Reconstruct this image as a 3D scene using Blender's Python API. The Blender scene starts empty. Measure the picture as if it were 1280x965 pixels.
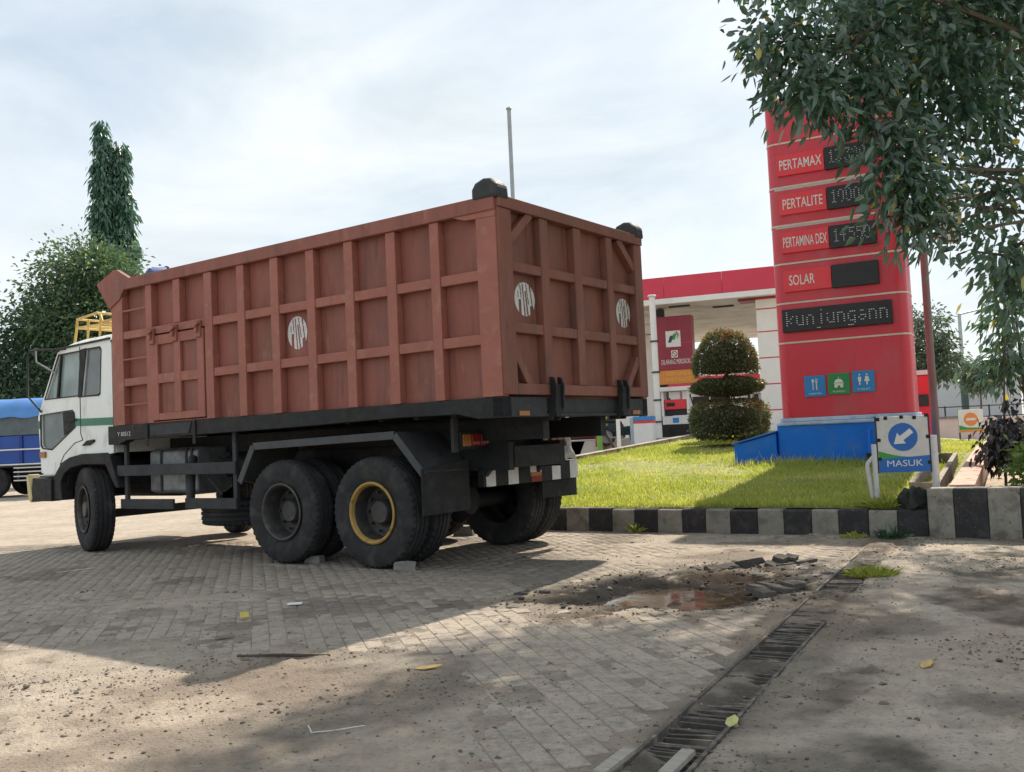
import bpy, bmesh, math, random
import numpy as np
from mathutils import Vector, Matrix
R = math.radians
random.seed(7)
rng = np.random.default_rng(11)
scene = bpy.context.scene
COL = scene.collection

# ------------------------------------------------------------------ camera
CAM_H = 1.154
pitch, roll = R(3.0937), R(-2.5677)
fw = Vector((0, math.cos(pitch), math.sin(pitch)))
rt0 = Vector((1, 0, 0)); up0 = rt0.cross(fw)
rt = math.cos(roll)*rt0 + math.sin(roll)*up0
up = -math.sin(roll)*rt0 + math.cos(roll)*up0
cam_data = bpy.data.cameras.new('camera')
cam = bpy.data.objects.new('camera', cam_data); COL.objects.link(cam)
M = Matrix((rt, up, -fw)).transposed().to_4x4(); M.translation = (0, 0, CAM_H)
cam.matrix_world = M
cam_data.sensor_fit = 'HORIZONTAL'; cam_data.sensor_width = 36.0
cam_data.lens = 36.0*1210.28/1280.0
cam_data.clip_start = 0.05; cam_data.clip_end = 3000
scene.camera = cam

# ------------------------------------------------------------------ sky, sun, exposure
SUN_EL = R(43.3); SUN_AZ = math.atan2(0.428, 0.904)      # azimuth from +Y towards +X
world = bpy.data.worlds.new('World'); scene.world = world; world.use_nodes = True
nt = world.node_tree; nt.nodes.clear()
def wn(t, **k):
    n = nt.nodes.new(t)
    for a, b in k.items(): setattr(n, a, b)
    return n
sky = wn('ShaderNodeTexSky', sky_type='NISHITA', sun_disc=False)
sky.sun_elevation = SUN_EL; sky.sun_rotation = SUN_AZ
sky.air_density = 1.0; sky.dust_density = 0.8; sky.ozone_density = 1.0
tc = wn('ShaderNodeTexCoord')
mp = wn('ShaderNodeMapping'); mp.inputs['Scale'].default_value = (1.3, 1.3, 3.2)
nz = wn('ShaderNodeTexNoise'); nz.inputs['Scale'].default_value = 1.6; nz.inputs['Detail'].default_value = 7
nz.inputs['Roughness'].default_value = 0.55; nz.inputs['Distortion'].default_value = 0.35
rmp = wn('ShaderNodeMapRange'); rmp.inputs['From Min'].default_value = 0.36; rmp.inputs['From Max'].default_value = 0.62
rmp.inputs['To Min'].default_value = 0.68; rmp.inputs['To Max'].default_value = 0.97
mixc = wn('ShaderNodeMix', data_type='RGBA'); mixc.inputs['B'].default_value = (4.75, 5.2, 5.4, 1)
bg = wn('ShaderNodeBackground'); bg.inputs['Strength'].default_value = 0.085
wo = wn('ShaderNodeOutputWorld')
L = nt.links.new
L(tc.outputs['Generated'], mp.inputs['Vector']); L(mp.outputs['Vector'], nz.inputs['Vector'])
L(nz.outputs['Fac'], rmp.inputs['Value']); L(rmp.outputs['Result'], mixc.inputs['Factor'])
nz2 = wn('ShaderNodeTexNoise'); nz2.inputs['Scale'].default_value = 3.1; nz2.inputs['Detail'].default_value = 8; nz2.inputs['Roughness'].default_value = .6; nz2.inputs['Distortion'].default_value = .6
mp2 = wn('ShaderNodeMapping'); mp2.inputs['Scale'].default_value = (1, 1, 2.6); mp2.inputs['Location'].default_value = (2.3, .7, 1.1)
rm2 = wn('ShaderNodeMapRange'); rm2.inputs['From Min'].default_value = .32; rm2.inputs['From Max'].default_value = .66
mixk = wn('ShaderNodeMix', data_type='RGBA'); mixk.inputs['A'].default_value = (5.0, 5.6, 5.95, 1); mixk.inputs['B'].default_value = (6.9, 7.25, 7.4, 1)
L(tc.outputs['Generated'], mp2.inputs['Vector']); L(mp2.outputs['Vector'], nz2.inputs['Vector']); L(nz2.outputs['Fac'], rm2.inputs['Value'])
L(rm2.outputs['Result'], mixk.inputs['Factor']); L(mixk.outputs['Result'], mixc.inputs['B'])
L(sky.outputs['Color'], mixc.inputs['A']); L(mixc.outputs['Result'], bg.inputs['Color'])
L(bg.outputs['Background'], wo.inputs['Surface'])

sd = bpy.data.lights.new('sun', 'SUN'); sd.energy = 4.2; sd.angle = R(0.6); sd.color = (1.0, 0.89, 0.74)
sun = bpy.data.objects.new('sun', sd); COL.objects.link(sun)
sdir = Vector((math.sin(SUN_AZ)*math.cos(SUN_EL), math.cos(SUN_AZ)*math.cos(SUN_EL), math.sin(SUN_EL)))
sun.rotation_euler = (-sdir).to_track_quat('-Z', 'Y').to_euler(); sun.location = sdir*60
vs = scene.view_settings
vs.view_transform = 'Standard'; vs.look = 'None'; vs.exposure = 0.78; vs.gamma = 1.0; vs.use_curve_mapping = False

# ------------------------------------------------------------------ materials
MATS = {}
def mat(name, col, rough=0.7, metal=0.0, var=0.12, scale=5.0, stretch=(1, 1, 1), col2=None, c2scale=3.0, c2lo=0.5, c2hi=0.7,
        bump=0.0, bscale=40.0, world_space=False, spec=0.5, alpha=None, emit=None, col3=None, c3scale=8.0, c3lo=.6, c3hi=.75,
        c3stretch=(1, 1, 1), detail=6, col4=None, c4scale=4.0, c4lo=.56, c4hi=.72, c4stretch=(3, 3, .3)):
    if name in MATS: return MATS[name]
    m = bpy.data.materials.new(name); m.use_nodes = True
    t = m.node_tree; N = t.nodes; Lk = t.links.new
    b = N['Principled BSDF']
    b.inputs['Roughness'].default_value = rough; b.inputs['Metallic'].default_value = metal
    b.inputs['Specular IOR Level'].default_value = spec
    src = N.new('ShaderNodeNewGeometry').outputs['Position'] if world_space else N.new('ShaderNodeTexCoord').outputs['Object']
    def noise(sc, st=(1, 1, 1), off=(0, 0, 0), det=detail):
        mpn = N.new('ShaderNodeMapping'); mpn.inputs['Scale'].default_value = st; mpn.inputs['Location'].default_value = off
        Lk(src, mpn.inputs['Vector'])
        n = N.new('ShaderNodeTexNoise'); n.inputs['Scale'].default_value = sc; n.inputs['Detail'].default_value = det
        n.inputs['Roughness'].default_value = 0.62
        Lk(mpn.outputs['Vector'], n.inputs['Vector']); return n.outputs['Fac']
    def rng_(o, a, bb, c, d):
        r = N.new('ShaderNodeMapRange'); r.inputs['From Min'].default_value = a; r.inputs['From Max'].default_value = bb
        r.inputs['To Min'].default_value = c; r.inputs['To Max'].default_value = d; Lk(o, r.inputs['Value']); return r.outputs['Result']
    def mixn(f, A, B):
        x = N.new('ShaderNodeMix'); x.data_type = 'RGBA'
        if isinstance(f, float): x.inputs['Factor'].default_value = f
        else: Lk(f, x.inputs['Factor'])
        for k, v in (('A', A), ('B', B)):
            if isinstance(v, tuple): x.inputs[k].default_value = (*v[:3], 1)
            else: Lk(v, x.inputs[k])
        return x.outputs['Result']
    lo = tuple(c*(1-var) for c in col); hi = tuple(min(1, c*(1+var)) for c in col)
    c = mixn(rng_(noise(scale, stretch), .3, .7, 0, 1), lo, hi)
    if col2: c = mixn(rng_(noise(c2scale, stretch, (3.1, 1.7, 5.2)), c2lo, c2hi, 0, 1), c, col2)
    if col3: c = mixn(rng_(noise(c3scale, c3stretch, (7.7, 4.2, 1.3)), c3lo, c3hi, 0, 1), c, col3)
    if col4: c = mixn(rng_(noise(c4scale, c4stretch, (1.9, 8.4, 3.3)), c4lo, c4hi, 0, .75), c, col4)
    Lk(c, b.inputs['Base Color'])
    Lk(rng_(noise(scale*2.3, stretch, (9, 2, 4)), .3, .7, max(0, rough-.12), min(1, rough+.1)), b.inputs['Roughness'])
    if bump:
        bn = N.new('ShaderNodeBump'); bn.inputs['Strength'].default_value = bump; bn.inputs['Distance'].default_value = 0.02
        Lk(noise(bscale), bn.inputs['Height']); Lk(bn.outputs['Normal'], b.inputs['Normal'])
    if alpha is not None: b.inputs['Alpha'].default_value = alpha
    if emit:
        b.inputs['Emission Color'].default_value = (*emit[:3], 1); b.inputs['Emission Strength'].default_value = emit[3]
    MATS[name] = m; return m

def leaf_mat(name, dark, light, yellow, trans=0.35, gloss=0.08):
    m = bpy.data.materials.new(name); m.use_nodes = True
    t = m.node_tree; N = t.nodes; N.clear(); Lk = t.links.new
    at = N.new('ShaderNodeAttribute'); at.attribute_name = 'tint'
    cr = N.new('ShaderNodeValToRGB')
    cr.color_ramp.elements[0].color = (*dark, 1); cr.color_ramp.elements[1].color = (*light, 1); cr.color_ramp.elements[1].position = .82
    e = cr.color_ramp.elements.new(.97); e.color = (*yellow, 1)
    d = N.new('ShaderNodeBsdfDiffuse'); tr = N.new('ShaderNodeBsdfTranslucent'); g = N.new('ShaderNodeBsdfGlossy')
    g.inputs['Roughness'].default_value = .38; g.inputs['Color'].default_value = (.9, .95, 1, 1)
    hs = N.new('ShaderNodeHueSaturation'); hs.inputs['Hue'].default_value = .485; hs.inputs['Value'].default_value = 1.5; hs.inputs['Saturation'].default_value = 1.1
    m1 = N.new('ShaderNodeMixShader'); m1.inputs[0].default_value = trans
    m2 = N.new('ShaderNodeMixShader'); m2.inputs[0].default_value = gloss
    o = N.new('ShaderNodeOutputMaterial')
    Lk(at.outputs['Fac'], cr.inputs['Fac']); Lk(cr.outputs['Color'], d.inputs['Color']); Lk(cr.outputs['Color'], hs.inputs['Color'])
    Lk(hs.outputs['Color'], tr.inputs['Color']); Lk(d.outputs[0], m1.inputs[1]); Lk(tr.outputs[0], m1.inputs[2])
    Lk(m1.outputs[0], m2.inputs[1]); Lk(g.outputs[0], m2.inputs[2]); Lk(m2.outputs[0], o.inputs['Surface'])
    return m

def glass_mat(name, tint, see=.45, rough=.06):
    m = bpy.data.materials.new(name); m.use_nodes = True
    t = m.node_tree; N = t.nodes; N.clear(); Lk = t.links.new
    tr = N.new('ShaderNodeBsdfTransparent'); tr.inputs['Color'].default_value = (*tint, 1)
    df = N.new('ShaderNodeBsdfDiffuse'); df.inputs['Color'].default_value = (*tuple(c*.62 for c in tint), 1)
    g = N.new('ShaderNodeBsdfGlossy'); g.inputs['Roughness'].default_value = rough
    fr = N.new('ShaderNodeFresnel'); fr.inputs['IOR'].default_value = 1.55
    tc_ = N.new('ShaderNodeTexCoord'); nz_ = N.new('ShaderNodeTexNoise'); nz_.inputs['Scale'].default_value = 3.0; nz_.inputs['Detail'].default_value = 6
    mr = N.new('ShaderNodeMapRange'); mr.inputs['From Min'].default_value = .35; mr.inputs['From Max'].default_value = .7
    mr.inputs['To Min'].default_value = 1-see-.12; mr.inputs['To Max'].default_value = 1-see+.14
    m1 = N.new('ShaderNodeMixShader'); m2 = N.new('ShaderNodeMixShader'); o = N.new('ShaderNodeOutputMaterial')
    Lk(tc_.outputs['Object'], nz_.inputs['Vector']); Lk(nz_.outputs['Fac'], mr.inputs['Value']); Lk(mr.outputs['Result'], m1.inputs[0])
    Lk(tr.outputs[0], m1.inputs[1]); Lk(df.outputs[0], m1.inputs[2])
    Lk(fr.outputs[0], m2.inputs[0]); Lk(m1.outputs[0], m2.inputs[1]); Lk(g.outputs[0], m2.inputs[2]); Lk(m2.outputs[0], o.inputs['Surface'])
    return m

# ------------------------------------------------------------------ mesh helpers
def V(*a): return np.array(a, float)
class MB:
    def __init__(s): s.v = []; s.f = []
    def box(s, x0, x1, y0, y1, z0, z1):
        n = len(s.v)
        s.v += [(x, y, z) for z in (z0, z1) for y in (y0, y1) for x in (x0, x1)]
        s.f += [tuple(n+i for i in q) for q in ((0, 2, 3, 1), (4, 5, 7, 6), (0, 1, 5, 4), (2, 6, 7, 3), (0, 4, 6, 2), (1, 3, 7, 5))]
        return s
    def bar(s, a, b, w, h, upv=(0, 0, 1)):
        a = V(*a); b = V(*b); d = b-a; d /= np.linalg.norm(d); u = V(*upv)
        sx = np.cross(d, u)
        if np.linalg.norm(sx) < 1e-5: sx = np.cross(d, V(1, 0, 0))
        sx /= np.linalg.norm(sx); u = np.cross(sx, d); n = len(s.v)
        for p in (a, b):
            for i, j in ((-1, -1), (1, -1), (1, 1), (-1, 1)): s.v.append(tuple(p+sx*w/2*i+u*h/2*j))
        s.f += [(n, n+1, n+2, n+3), (n+7, n+6, n+5, n+4)]+[(n+i, n+4+i, n+4+(i+1) % 4, n+(i+1) % 4) for i in range(4)]
        return s
    def prism(s, pts, O, U, W, N, t):
        O, U, W, N = V(*O), V(*U), V(*W), V(*N); n = len(s.v); k = len(pts)
        for off in (0, t):
            for a, b in pts: s.v.append(tuple(O+U*a+W*b+N*off))
        s.f += [tuple(range(n+k-1, n-1, -1)), tuple(range(n+k, n+2*k))]
        s.f += [(n+i, n+(i+1) % k, n+k+(i+1) % k, n+k+i) for i in range(k)]
        return s
    def tube(s, path, r, n=8, cap=True):
        P = [V(*p) for p in path]; rs = r if isinstance(r, (list, tuple)) else [r]*len(P); b = len(s.v)
        last = None
        for i, p in enumerate(P):
            d = (P[min(i+1, len(P)-1)]-P[max(i-1, 0)]); d /= np.linalg.norm(d)+1e-9
            if last is None:
                a = np.cross(d, V(0, 0, 1))
                if np.linalg.norm(a) < .05: a = np.cross(d, V(1, 0, 0))
            else: a = last-d*np.dot(last, d)
            a /= np.linalg.norm(a)+1e-9; last = a; c = np.cross(d, a)
            for k in range(n):
                t = 2*math.pi*k/n; s.v.append(tuple(p+(a*math.cos(t)+c*math.sin(t))*rs[i]))
        for i in range(len(P)-1):
            for k in range(n):
                s.f.append((b+i*n+k, b+i*n+(k+1) % n, b+(i+1)*n+(k+1) % n, b+(i+1)*n+k))
        if cap:
            s.f.append(tuple(b+k for k in range(n-1, -1, -1))); s.f.append(tuple(b+(len(P)-1)*n+k for k in range(n)))
        return s
    def lathe(s, prof, O=(0, 0, 0), A=(0, 0, 1), n=24, mod=None, cap=False):
        O, A = V(*O), V(*A); A = A/np.linalg.norm(A)
        e = np.cross(A, V(1, 0, 0) if abs(A[0]) < .9 else V(0, 1, 0)); e /= np.linalg.norm(e); g = np.cross(A, e); b = len(s.v); m = len(prof)
        for k in range(n):
            t = 2*math.pi*k/n
            for j, (r, h) in enumerate(prof):
                rr = r+(mod(k, j) if mod else 0)
                s.v.append(tuple(O+A*h+(e*math.cos(t)+g*math.sin(t))*rr))
        for k in range(n):
            for j in range(m-1):
                s.f.append((b+k*m+j, b+((k+1) % n)*m+j, b+((k+1) % n)*m+j+1, b+k*m+j+1))
        if cap:
            s.f.append(tuple(b+k*m for k in range(n-1, -1, -1))); s.f.append(tuple(b+k*m+m-1 for k in range(n)))
        return s
    def grid(s, fn, us, vs_):
        b = len(s.v); nv = len(vs_)
        for u in us:
            for v in vs_: s.v.append(tuple(fn(u, v)))
        for i in range(len(us)-1):
            for j in range(nv-1): s.f.append((b+i*nv+j, b+(i+1)*nv+j, b+(i+1)*nv+j+1, b+i*nv+j+1))
        return s
    def mesh(s, name, smooth=None):
        me = bpy.data.meshes.new(name); me.from_pydata(s.v, [], s.f); me.update()
        bm = bmesh.new(); bm.from_mesh(me); bmesh.ops.recalc_face_normals(bm, faces=bm.faces); bm.to_mesh(me); bm.free()
        if smooth:
            me.shade_smooth(); me.set_sharp_from_angle(angle=R(smooth))
        return me
    def build(s, name, m, parent=None, bevel=0, smooth=None, **tags):
        o = bpy.data.objects.new(name, s.mesh(name, smooth)); COL.objects.link(o)
        if m: o.data.materials.append(m)
        o.parent = parent
        if bevel:
            bv = o.modifiers.new('bevel', 'BEVEL'); bv.width = bevel; bv.segments = 2; bv.limit_method = 'ANGLE'; bv.angle_limit = R(40)
        for k, v in tags.items(): o[k] = v
        return o
def B(name, m, parent, x0, x1, y0, y1, z0, z1, bevel=0, **t): return MB().box(x0, x1, y0, y1, z0, z1).build(name, m, parent, bevel, **t)
def empty(name, loc=(0, 0, 0), rz=0, parent=None, **tags):
    o = bpy.data.objects.new(name, None); COL.objects.link(o); o.location = loc; o.rotation_euler = (0, 0, rz); o.parent = parent
    o.empty_display_size = .2
    for k, v in tags.items(): o[k] = v
    return o
def npmesh(name, verts, faces, m, parent=None, tint=None, smooth=False, attrs=None, **tags):
    """verts (N,3), faces (F,k) with constant k"""
    me = bpy.data.meshes.new(name); nv = len(verts); nf, k = faces.shape
    me.vertices.add(nv); me.vertices.foreach_set('co', np.asarray(verts, np.float32).ravel())
    me.loops.add(nf*k); me.loops.foreach_set('vertex_index', np.asarray(faces, np.int32).ravel())
    me.polygons.add(nf); me.polygons.foreach_set('loop_start', np.arange(0, nf*k, k, dtype=np.int32))
    me.update(calc_edges=True)
    al = dict(attrs or {})
    if tint is not None: al['tint'] = tint
    for an, av in al.items():
        a = me.attributes.new(an, 'FLOAT', 'POINT'); a.data.foreach_set('value', np.asarray(av, np.float32))
    if smooth: me.shade_smooth()
    o = bpy.data.objects.new(name, me); COL.objects.link(o); o.parent = parent
    if m: me.materials.append(m)
    for kk, v in tags.items(): o[kk] = v
    return o
def text(name, body, m, parent, O, U, W, size, width=None, depth=.004, align='CENTER', bold=0.0):
    """flat lettering: baseline centre at O, U = reading direction, W = up; fitted to 'width' when given"""
    cu = bpy.data.curves.new(name, 'FONT'); cu.body = body; cu.size = 1; cu.align_x = align; cu.extrude = 0; cu.offset = bold
    cu.fill_mode = 'FRONT'; cu.resolution_u = 3
    to = bpy.data.objects.new(name+'_tmp', cu); COL.objects.link(to)
    bpy.context.view_layer.update()
    me = bpy.data.meshes.new_from_object(to.evaluated_get(bpy.context.evaluated_depsgraph_get()))
    bpy.data.objects.remove(to); bpy.data.curves.remove(cu)
    co = np.empty(len(me.vertices)*3, np.float32); me.vertices.foreach_get('co', co); co = co.reshape(-1, 3)
    h = .72; sx = size/h
    if width: sx = width/(co[:, 0].max()-co[:, 0].min())
    O, U, W = V(*O), V(*U), V(*W); N = np.cross(U, W)
    q = O+np.outer(co[:, 0]*sx, U)+np.outer(co[:, 1]*size/h, W)+N*depth
    me.vertices.foreach_set('co', q.astype(np.float32).ravel()); me.update(); me.name = name
    o = bpy.data.objects.new(name, me); COL.objects.link(o); o.parent = parent
    me.materials.clear(); me.materials.append(m); return o
def copy_tree(o, parent=None, **tags):
    c = o.copy(); COL.objects.link(c); c.parent = parent
    for k, v in tags.items(): c[k] = v
    for ch in list(o.children): copy_tree(ch, c)
    return c
def sub(o, **tags):
    for k, v in tags.items(): o[k] = v
    return o
# value noise on numpy arrays
_T = np.random.default_rng(5).random((256, 256))
def vnoise(x, y):
    xi = np.floor(x).astype(int); yi = np.floor(y).astype(int); fx = x-xi; fy = y-yi
    fx = fx*fx*(3-2*fx); fy = fy*fy*(3-2*fy)
    a = _T[xi & 255, yi & 255]; b = _T[(xi+1) & 255, yi & 255]; c = _T[xi & 255, (yi+1) & 255]; d = _T[(xi+1) & 255, (yi+1) & 255]
    return (a*(1-fx)+b*fx)*(1-fy)+(c*(1-fx)+d*fx)*fy
def fbm(x, y, sc, oct=4, seed=0.):
    s = 0; a = .5; t = 0
    for i in range(oct):
        s = s+a*vnoise(x*sc+seed*13.7+i*31.1, y*sc+seed*7.3+i*17.9); t += a; a *= .5; sc *= 2.03
    return s/t
def sstep(a, b, x):
    t = np.clip((x-a)/(b-a), 0, 1); return t*t*(3-2*t)
def unit(a): return a/(np.linalg.norm(a, axis=-1, keepdims=True)+1e-9)
def project(P):
    d = np.asarray(P, float)-np.array([0, 0, CAM_H]); x = d@np.array(rt); y = d@np.array(up); z = d@np.array(fw)
    return 640+1210.28*x/z, 482.5-1210.28*y/z, z

# ------------------------------------------------------------------ ground frame along the kerb
K0 = V(.65, 11.91); KD = V(.8221, -.5693); KN = V(.5693, .8221); KANG = math.atan2(-.5693, .8221)
def tn(t, n): return K0+KD*t+KN*n
def to_tn(x, y): return (x-K0[0])*KD[0]+(y-K0[1])*KD[1], (x-K0[0])*KN[0]+(y-K0[1])*KN[1]
def lawn_z(n, t=-4.):
    k = sstep(3., -3., np.asarray(t, float))
    return k*(.265+.055*np.minimum(n, 6)+.042*np.maximum(np.minimum(n, 16)-6, 0))+(1-k)*(.265+.035*np.minimum(n, 8))

# ================================================================== SETTING
# ---- far ground and yard sheets
def ground_material(name, wet=True):
    m = bpy.data.materials.new(name); m.use_nodes = True
    t = m.node_tree; N = t.nodes; Lk = t.links.new; b = N['Principled BSDF']; b.inputs['Specular IOR Level'].default_value = .04
    pos = N.new('ShaderNodeNewGeometry').outputs['Position']
    def noise(sc, det=8, off=0., rgh=.65):
        mpn = N.new('ShaderNodeMapping'); mpn.inputs['Location'].default_value = (off, off*.7, 0); Lk(pos, mpn.inputs['Vector'])
        n = N.new('ShaderNodeTexNoise'); n.inputs['Scale'].default_value = sc; n.inputs['Detail'].default_value = det; n.inputs['Roughness'].default_value = rgh
        Lk(mpn.outputs['Vector'], n.inputs['Vector']); return n.outputs['Fac']
    def mr(o, a, bb, c, d):
        r = N.new('ShaderNodeMapRange'); r.inputs['From Min'].default_value = a; r.inputs['From Max'].default_value = bb
        r.inputs['To Min'].default_value = c; r.inputs['To Max'].default_value = d; Lk(o, r.inputs['Value']); return r.outputs['Result']
    def mx(f, A, Bc, bt='MIX'):
        x = N.new('ShaderNodeMix'); x.data_type = 'RGBA'; x.blend_type = bt
        if isinstance(f, float): x.inputs['Factor'].default_value = f
        else: Lk(f, x.inputs['Factor'])
        for k, v in (('A', A), ('B', Bc)):
            if isinstance(v, tuple): x.inputs[k].default_value = (*v, 1)
            else: Lk(v, x.inputs[k])
        return x.outputs['Result']
    c = mx(mr(noise(.9), .35, .65, 0, 1), (.40, .345, .285), (.52, .455, .38))
    c = mx(mr(noise(7., 9, 3.), .45, .70, 0, .7), c, (.27, .235, .20))
    c = mx(mr(noise(45., 6, 5.), .55, .72, 0, .75), c, (.13, .115, .10))
    c = mx(mr(noise(120., 3, 9.), .6, .8, 0, .5), c, (.5, .44, .36))
    at = N.new('ShaderNodeAttribute'); at.attribute_name = 'stain'
    c = mx(at.outputs['Fac'], c, (.016, .016, .016))
    at2 = N.new('ShaderNodeAttribute'); at2.attribute_name = 'clay'
    c = mx(at2.outputs['Fac'], c, (.33, .20, .12))
    Lk(c, b.inputs['Base Color'])
    Lk(mr(at.outputs['Fac'], 0, 1, .95, .8), b.inputs['Roughness'])
    bn = N.new('ShaderNodeBump'); bn.inputs['Strength'].default_value = 1.0; bn.inputs['Distance'].default_value = .022
    Lk(noise(60., 8, 2.), bn.inputs['Height']); Lk(bn.outputs['Normal'], b.inputs['Normal'])
    return m
M_DIRT = ground_material('dusty_ground')
def brick_material():
    m = bpy.data.materials.new('paver_concrete'); m.use_nodes = True
    t = m.node_tree; N = t.nodes; Lk = t.links.new; b = N['Principled BSDF']; b.inputs['Roughness'].default_value = .95; b.inputs['Specular IOR Level'].default_value = .05
    pos = N.new('ShaderNodeNewGeometry').outputs['Position']
    def noise(sc, det=7):
        n = N.new('ShaderNodeTexNoise'); n.inputs['Scale'].default_value = sc; n.inputs['Detail'].default_value = det; n.inputs['Roughness'].default_value = .65
        Lk(pos, n.inputs['Vector']); return n.outputs['Fac']
    def mr(o, a, bb, c, d):
        r = N.new('ShaderNodeMapRange'); r.inputs['From Min'].default_value = a; r.inputs['From Max'].default_value = bb
        r.inputs['To Min'].default_value = c; r.inputs['To Max'].default_value = d; Lk(o, r.inputs['Value']); return r.outputs['Result']
    def mx(f, A, Bc):
        x = N.new('ShaderNodeMix'); x.data_type = 'RGBA'; Lk(f, x.inputs['Factor'])
        for k, v in (('A', A), ('B', Bc)):
            if isinstance(v, tuple): x.inputs[k].default_value = (*v, 1)
            else: Lk(v, x.inputs[k])
        return x.outputs['Result']
    at = N.new('ShaderNodeAttribute'); at.attribute_name = 'tint'
    oi = N.new('ShaderNodeObjectInfo')
    ad = N.new('ShaderNodeMath'); ad.operation = 'ADD'; Lk(at.outputs['Fac'], ad.inputs[0])
    mu = N.new('ShaderNodeMath'); mu.operation = 'MULTIPLY'; Lk(oi.outputs['Alpha'], mu.inputs[0]); mu.inputs[1].default_value = 0.0
    Lk(mu.outputs[0], ad.inputs[1])
    c = mx(ad.outputs[0], (.30, .262, .222), (.42, .368, .312))
    c = mx(mr(noise(1.1), .34, .62, 0, .85), c, (.46, .40, .335))
    c = mx(mr(noise(4.3), .42, .62, 0, .6), c, (.40, .345, .285))
    c = mx(mr(noise(9.), .48, .7, 0, .7), c, (.20, .185, .17))
    c = mx(mr(noise(24., 6), .50, .68, 0, .6), c, (.18, .16, .14))
    c = mx(mr(noise(60., 5), .55, .75, 0, .6), c, (.09, .085, .08))
    at2 = N.new('ShaderNodeAttribute'); at2.attribute_name = 'stain'
    c = mx(at2.outputs['Fac'], c, (.035, .034, .034))
    Lk(c, b.inputs['Base Color'])
    bn = N.new('ShaderNodeBump'); bn.inputs['Strength'].default_value = .9; bn.inputs['Distance'].default_value = .012
    Lk(noise(90., 6), bn.inputs['Height']); Lk(bn.outputs['Normal'], b.inputs['Normal'])
    return m
M_BRICK = brick_material()
M_FARGROUND = mat('far_ground', (.30, .24, .18), .95, var=.25, scale=.12, col2=(.10, .14, .04), c2scale=.02, c2lo=.48, c2hi=.56, world_space=True)
MB().grid(lambda u, v: (u, v, -.30), np.linspace(-900, 900, 7), np.linspace(-300, 1500, 7)).build('ground', M_FARGROUND, kind='structure')
mb = MB()
for x0, x1, y0, y1 in ((-60, -7.19, -12, 60), (-7.19, 7.0, -12, 2.21), (-7.19, 7.0, 13.38, 60), (7.0, 16, -12, 60)):
    mb.grid(lambda u, v: (u, v, -.012), np.linspace(x0, x1, 4), np.linspace(y0, y1, 4))
mb.build('yard', M_DIRT, kind='structure')

# ---- drain line
DA, DB = V(.245, 3.02), V(3.50, 9.36); DDIR = (DB-DA)/np.linalg.norm(DB-DA); DNRM = V(DDIR[1], -DDIR[0]); DLEN = np.linalg.norm(DB-DA)
def drain_d(x, y):
    return (x-DA[0])*DDIR[0]+(y-DA[1])*DDIR[1], (x-DA[0])*DNRM[0]+(y-DA[1])*DNRM[1]
POT = V(1.18, 7.15)
def pot_r(x, y):
    dx, dy = x-POT[0], y-POT[1]
    a = dx*.83+dy*.55; b = -dx*.55+dy*.83          # long axis along the drain side
    rr = np.sqrt((a/1.12)**2+(b/.80)**2)
    return rr+.75*(fbm(x, y, 2.3, 4, 3)-.5)
def dirt_cover(x, y):
    s, w = drain_d(x, y)
    f = fbm(x, y, .75, 5, 1)
    band = np.exp(-((y-(4.7-.15*x))/.75)**2)*sstep(.6, -1.2, x)         # gravelly sunlit strip, left foreground
    c = f-.535-.07*sstep(5.0, 5.9, y)*sstep(.9, .1, x)+.26*band+.30*sstep(.05, .35, w)+.10*np.exp(-((x-.2)**2+(y-7.0)**2)/.5)+.05*sstep(-.5, -.1, w)
    return sstep(-.06, .16, c)
def dirt_h(x, y):
    c = dirt_cover(x, y); s, w = drain_d(x, y)
    h = -.0040+.0085*c+.012*(fbm(x, y, 9, 4, 2)-.5)*(0.4+c)+.012*(fbm(x, y, 2.5, 3, 9)-.45)*sstep(.1, .5, w)
    h = h+.05*sstep(.60, .72, fbm(x, y, 16, 2, 6))*sstep(.6, .95, c)*.35*sstep(.50, .62, fbm(x, y, 1.3, 2, 8))
    ch = sstep(.125, .10, np.abs(w))*sstep(-.5, .3, s)*sstep(DLEN+.05, DLEN-.1, s)
    fill = .034*sstep(.46, .62, fbm(x, y, 1.9, 4, 12))+.03*sstep(4.6, 6.0, s)+.008
    h = h*(1-ch)+ch*(-.045+fill+.02*(fbm(x, y, 14, 3, 4)-.5))
    pr = pot_r(x, y)
    hole = sstep(1.0, .35, pr)
    h = h-.090*hole+.080*hole*(fbm(x, y, 6, 4, 5)-.5)*2+.014*np.exp(-((pr-1.08)/.12)**2)
    return h
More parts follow.
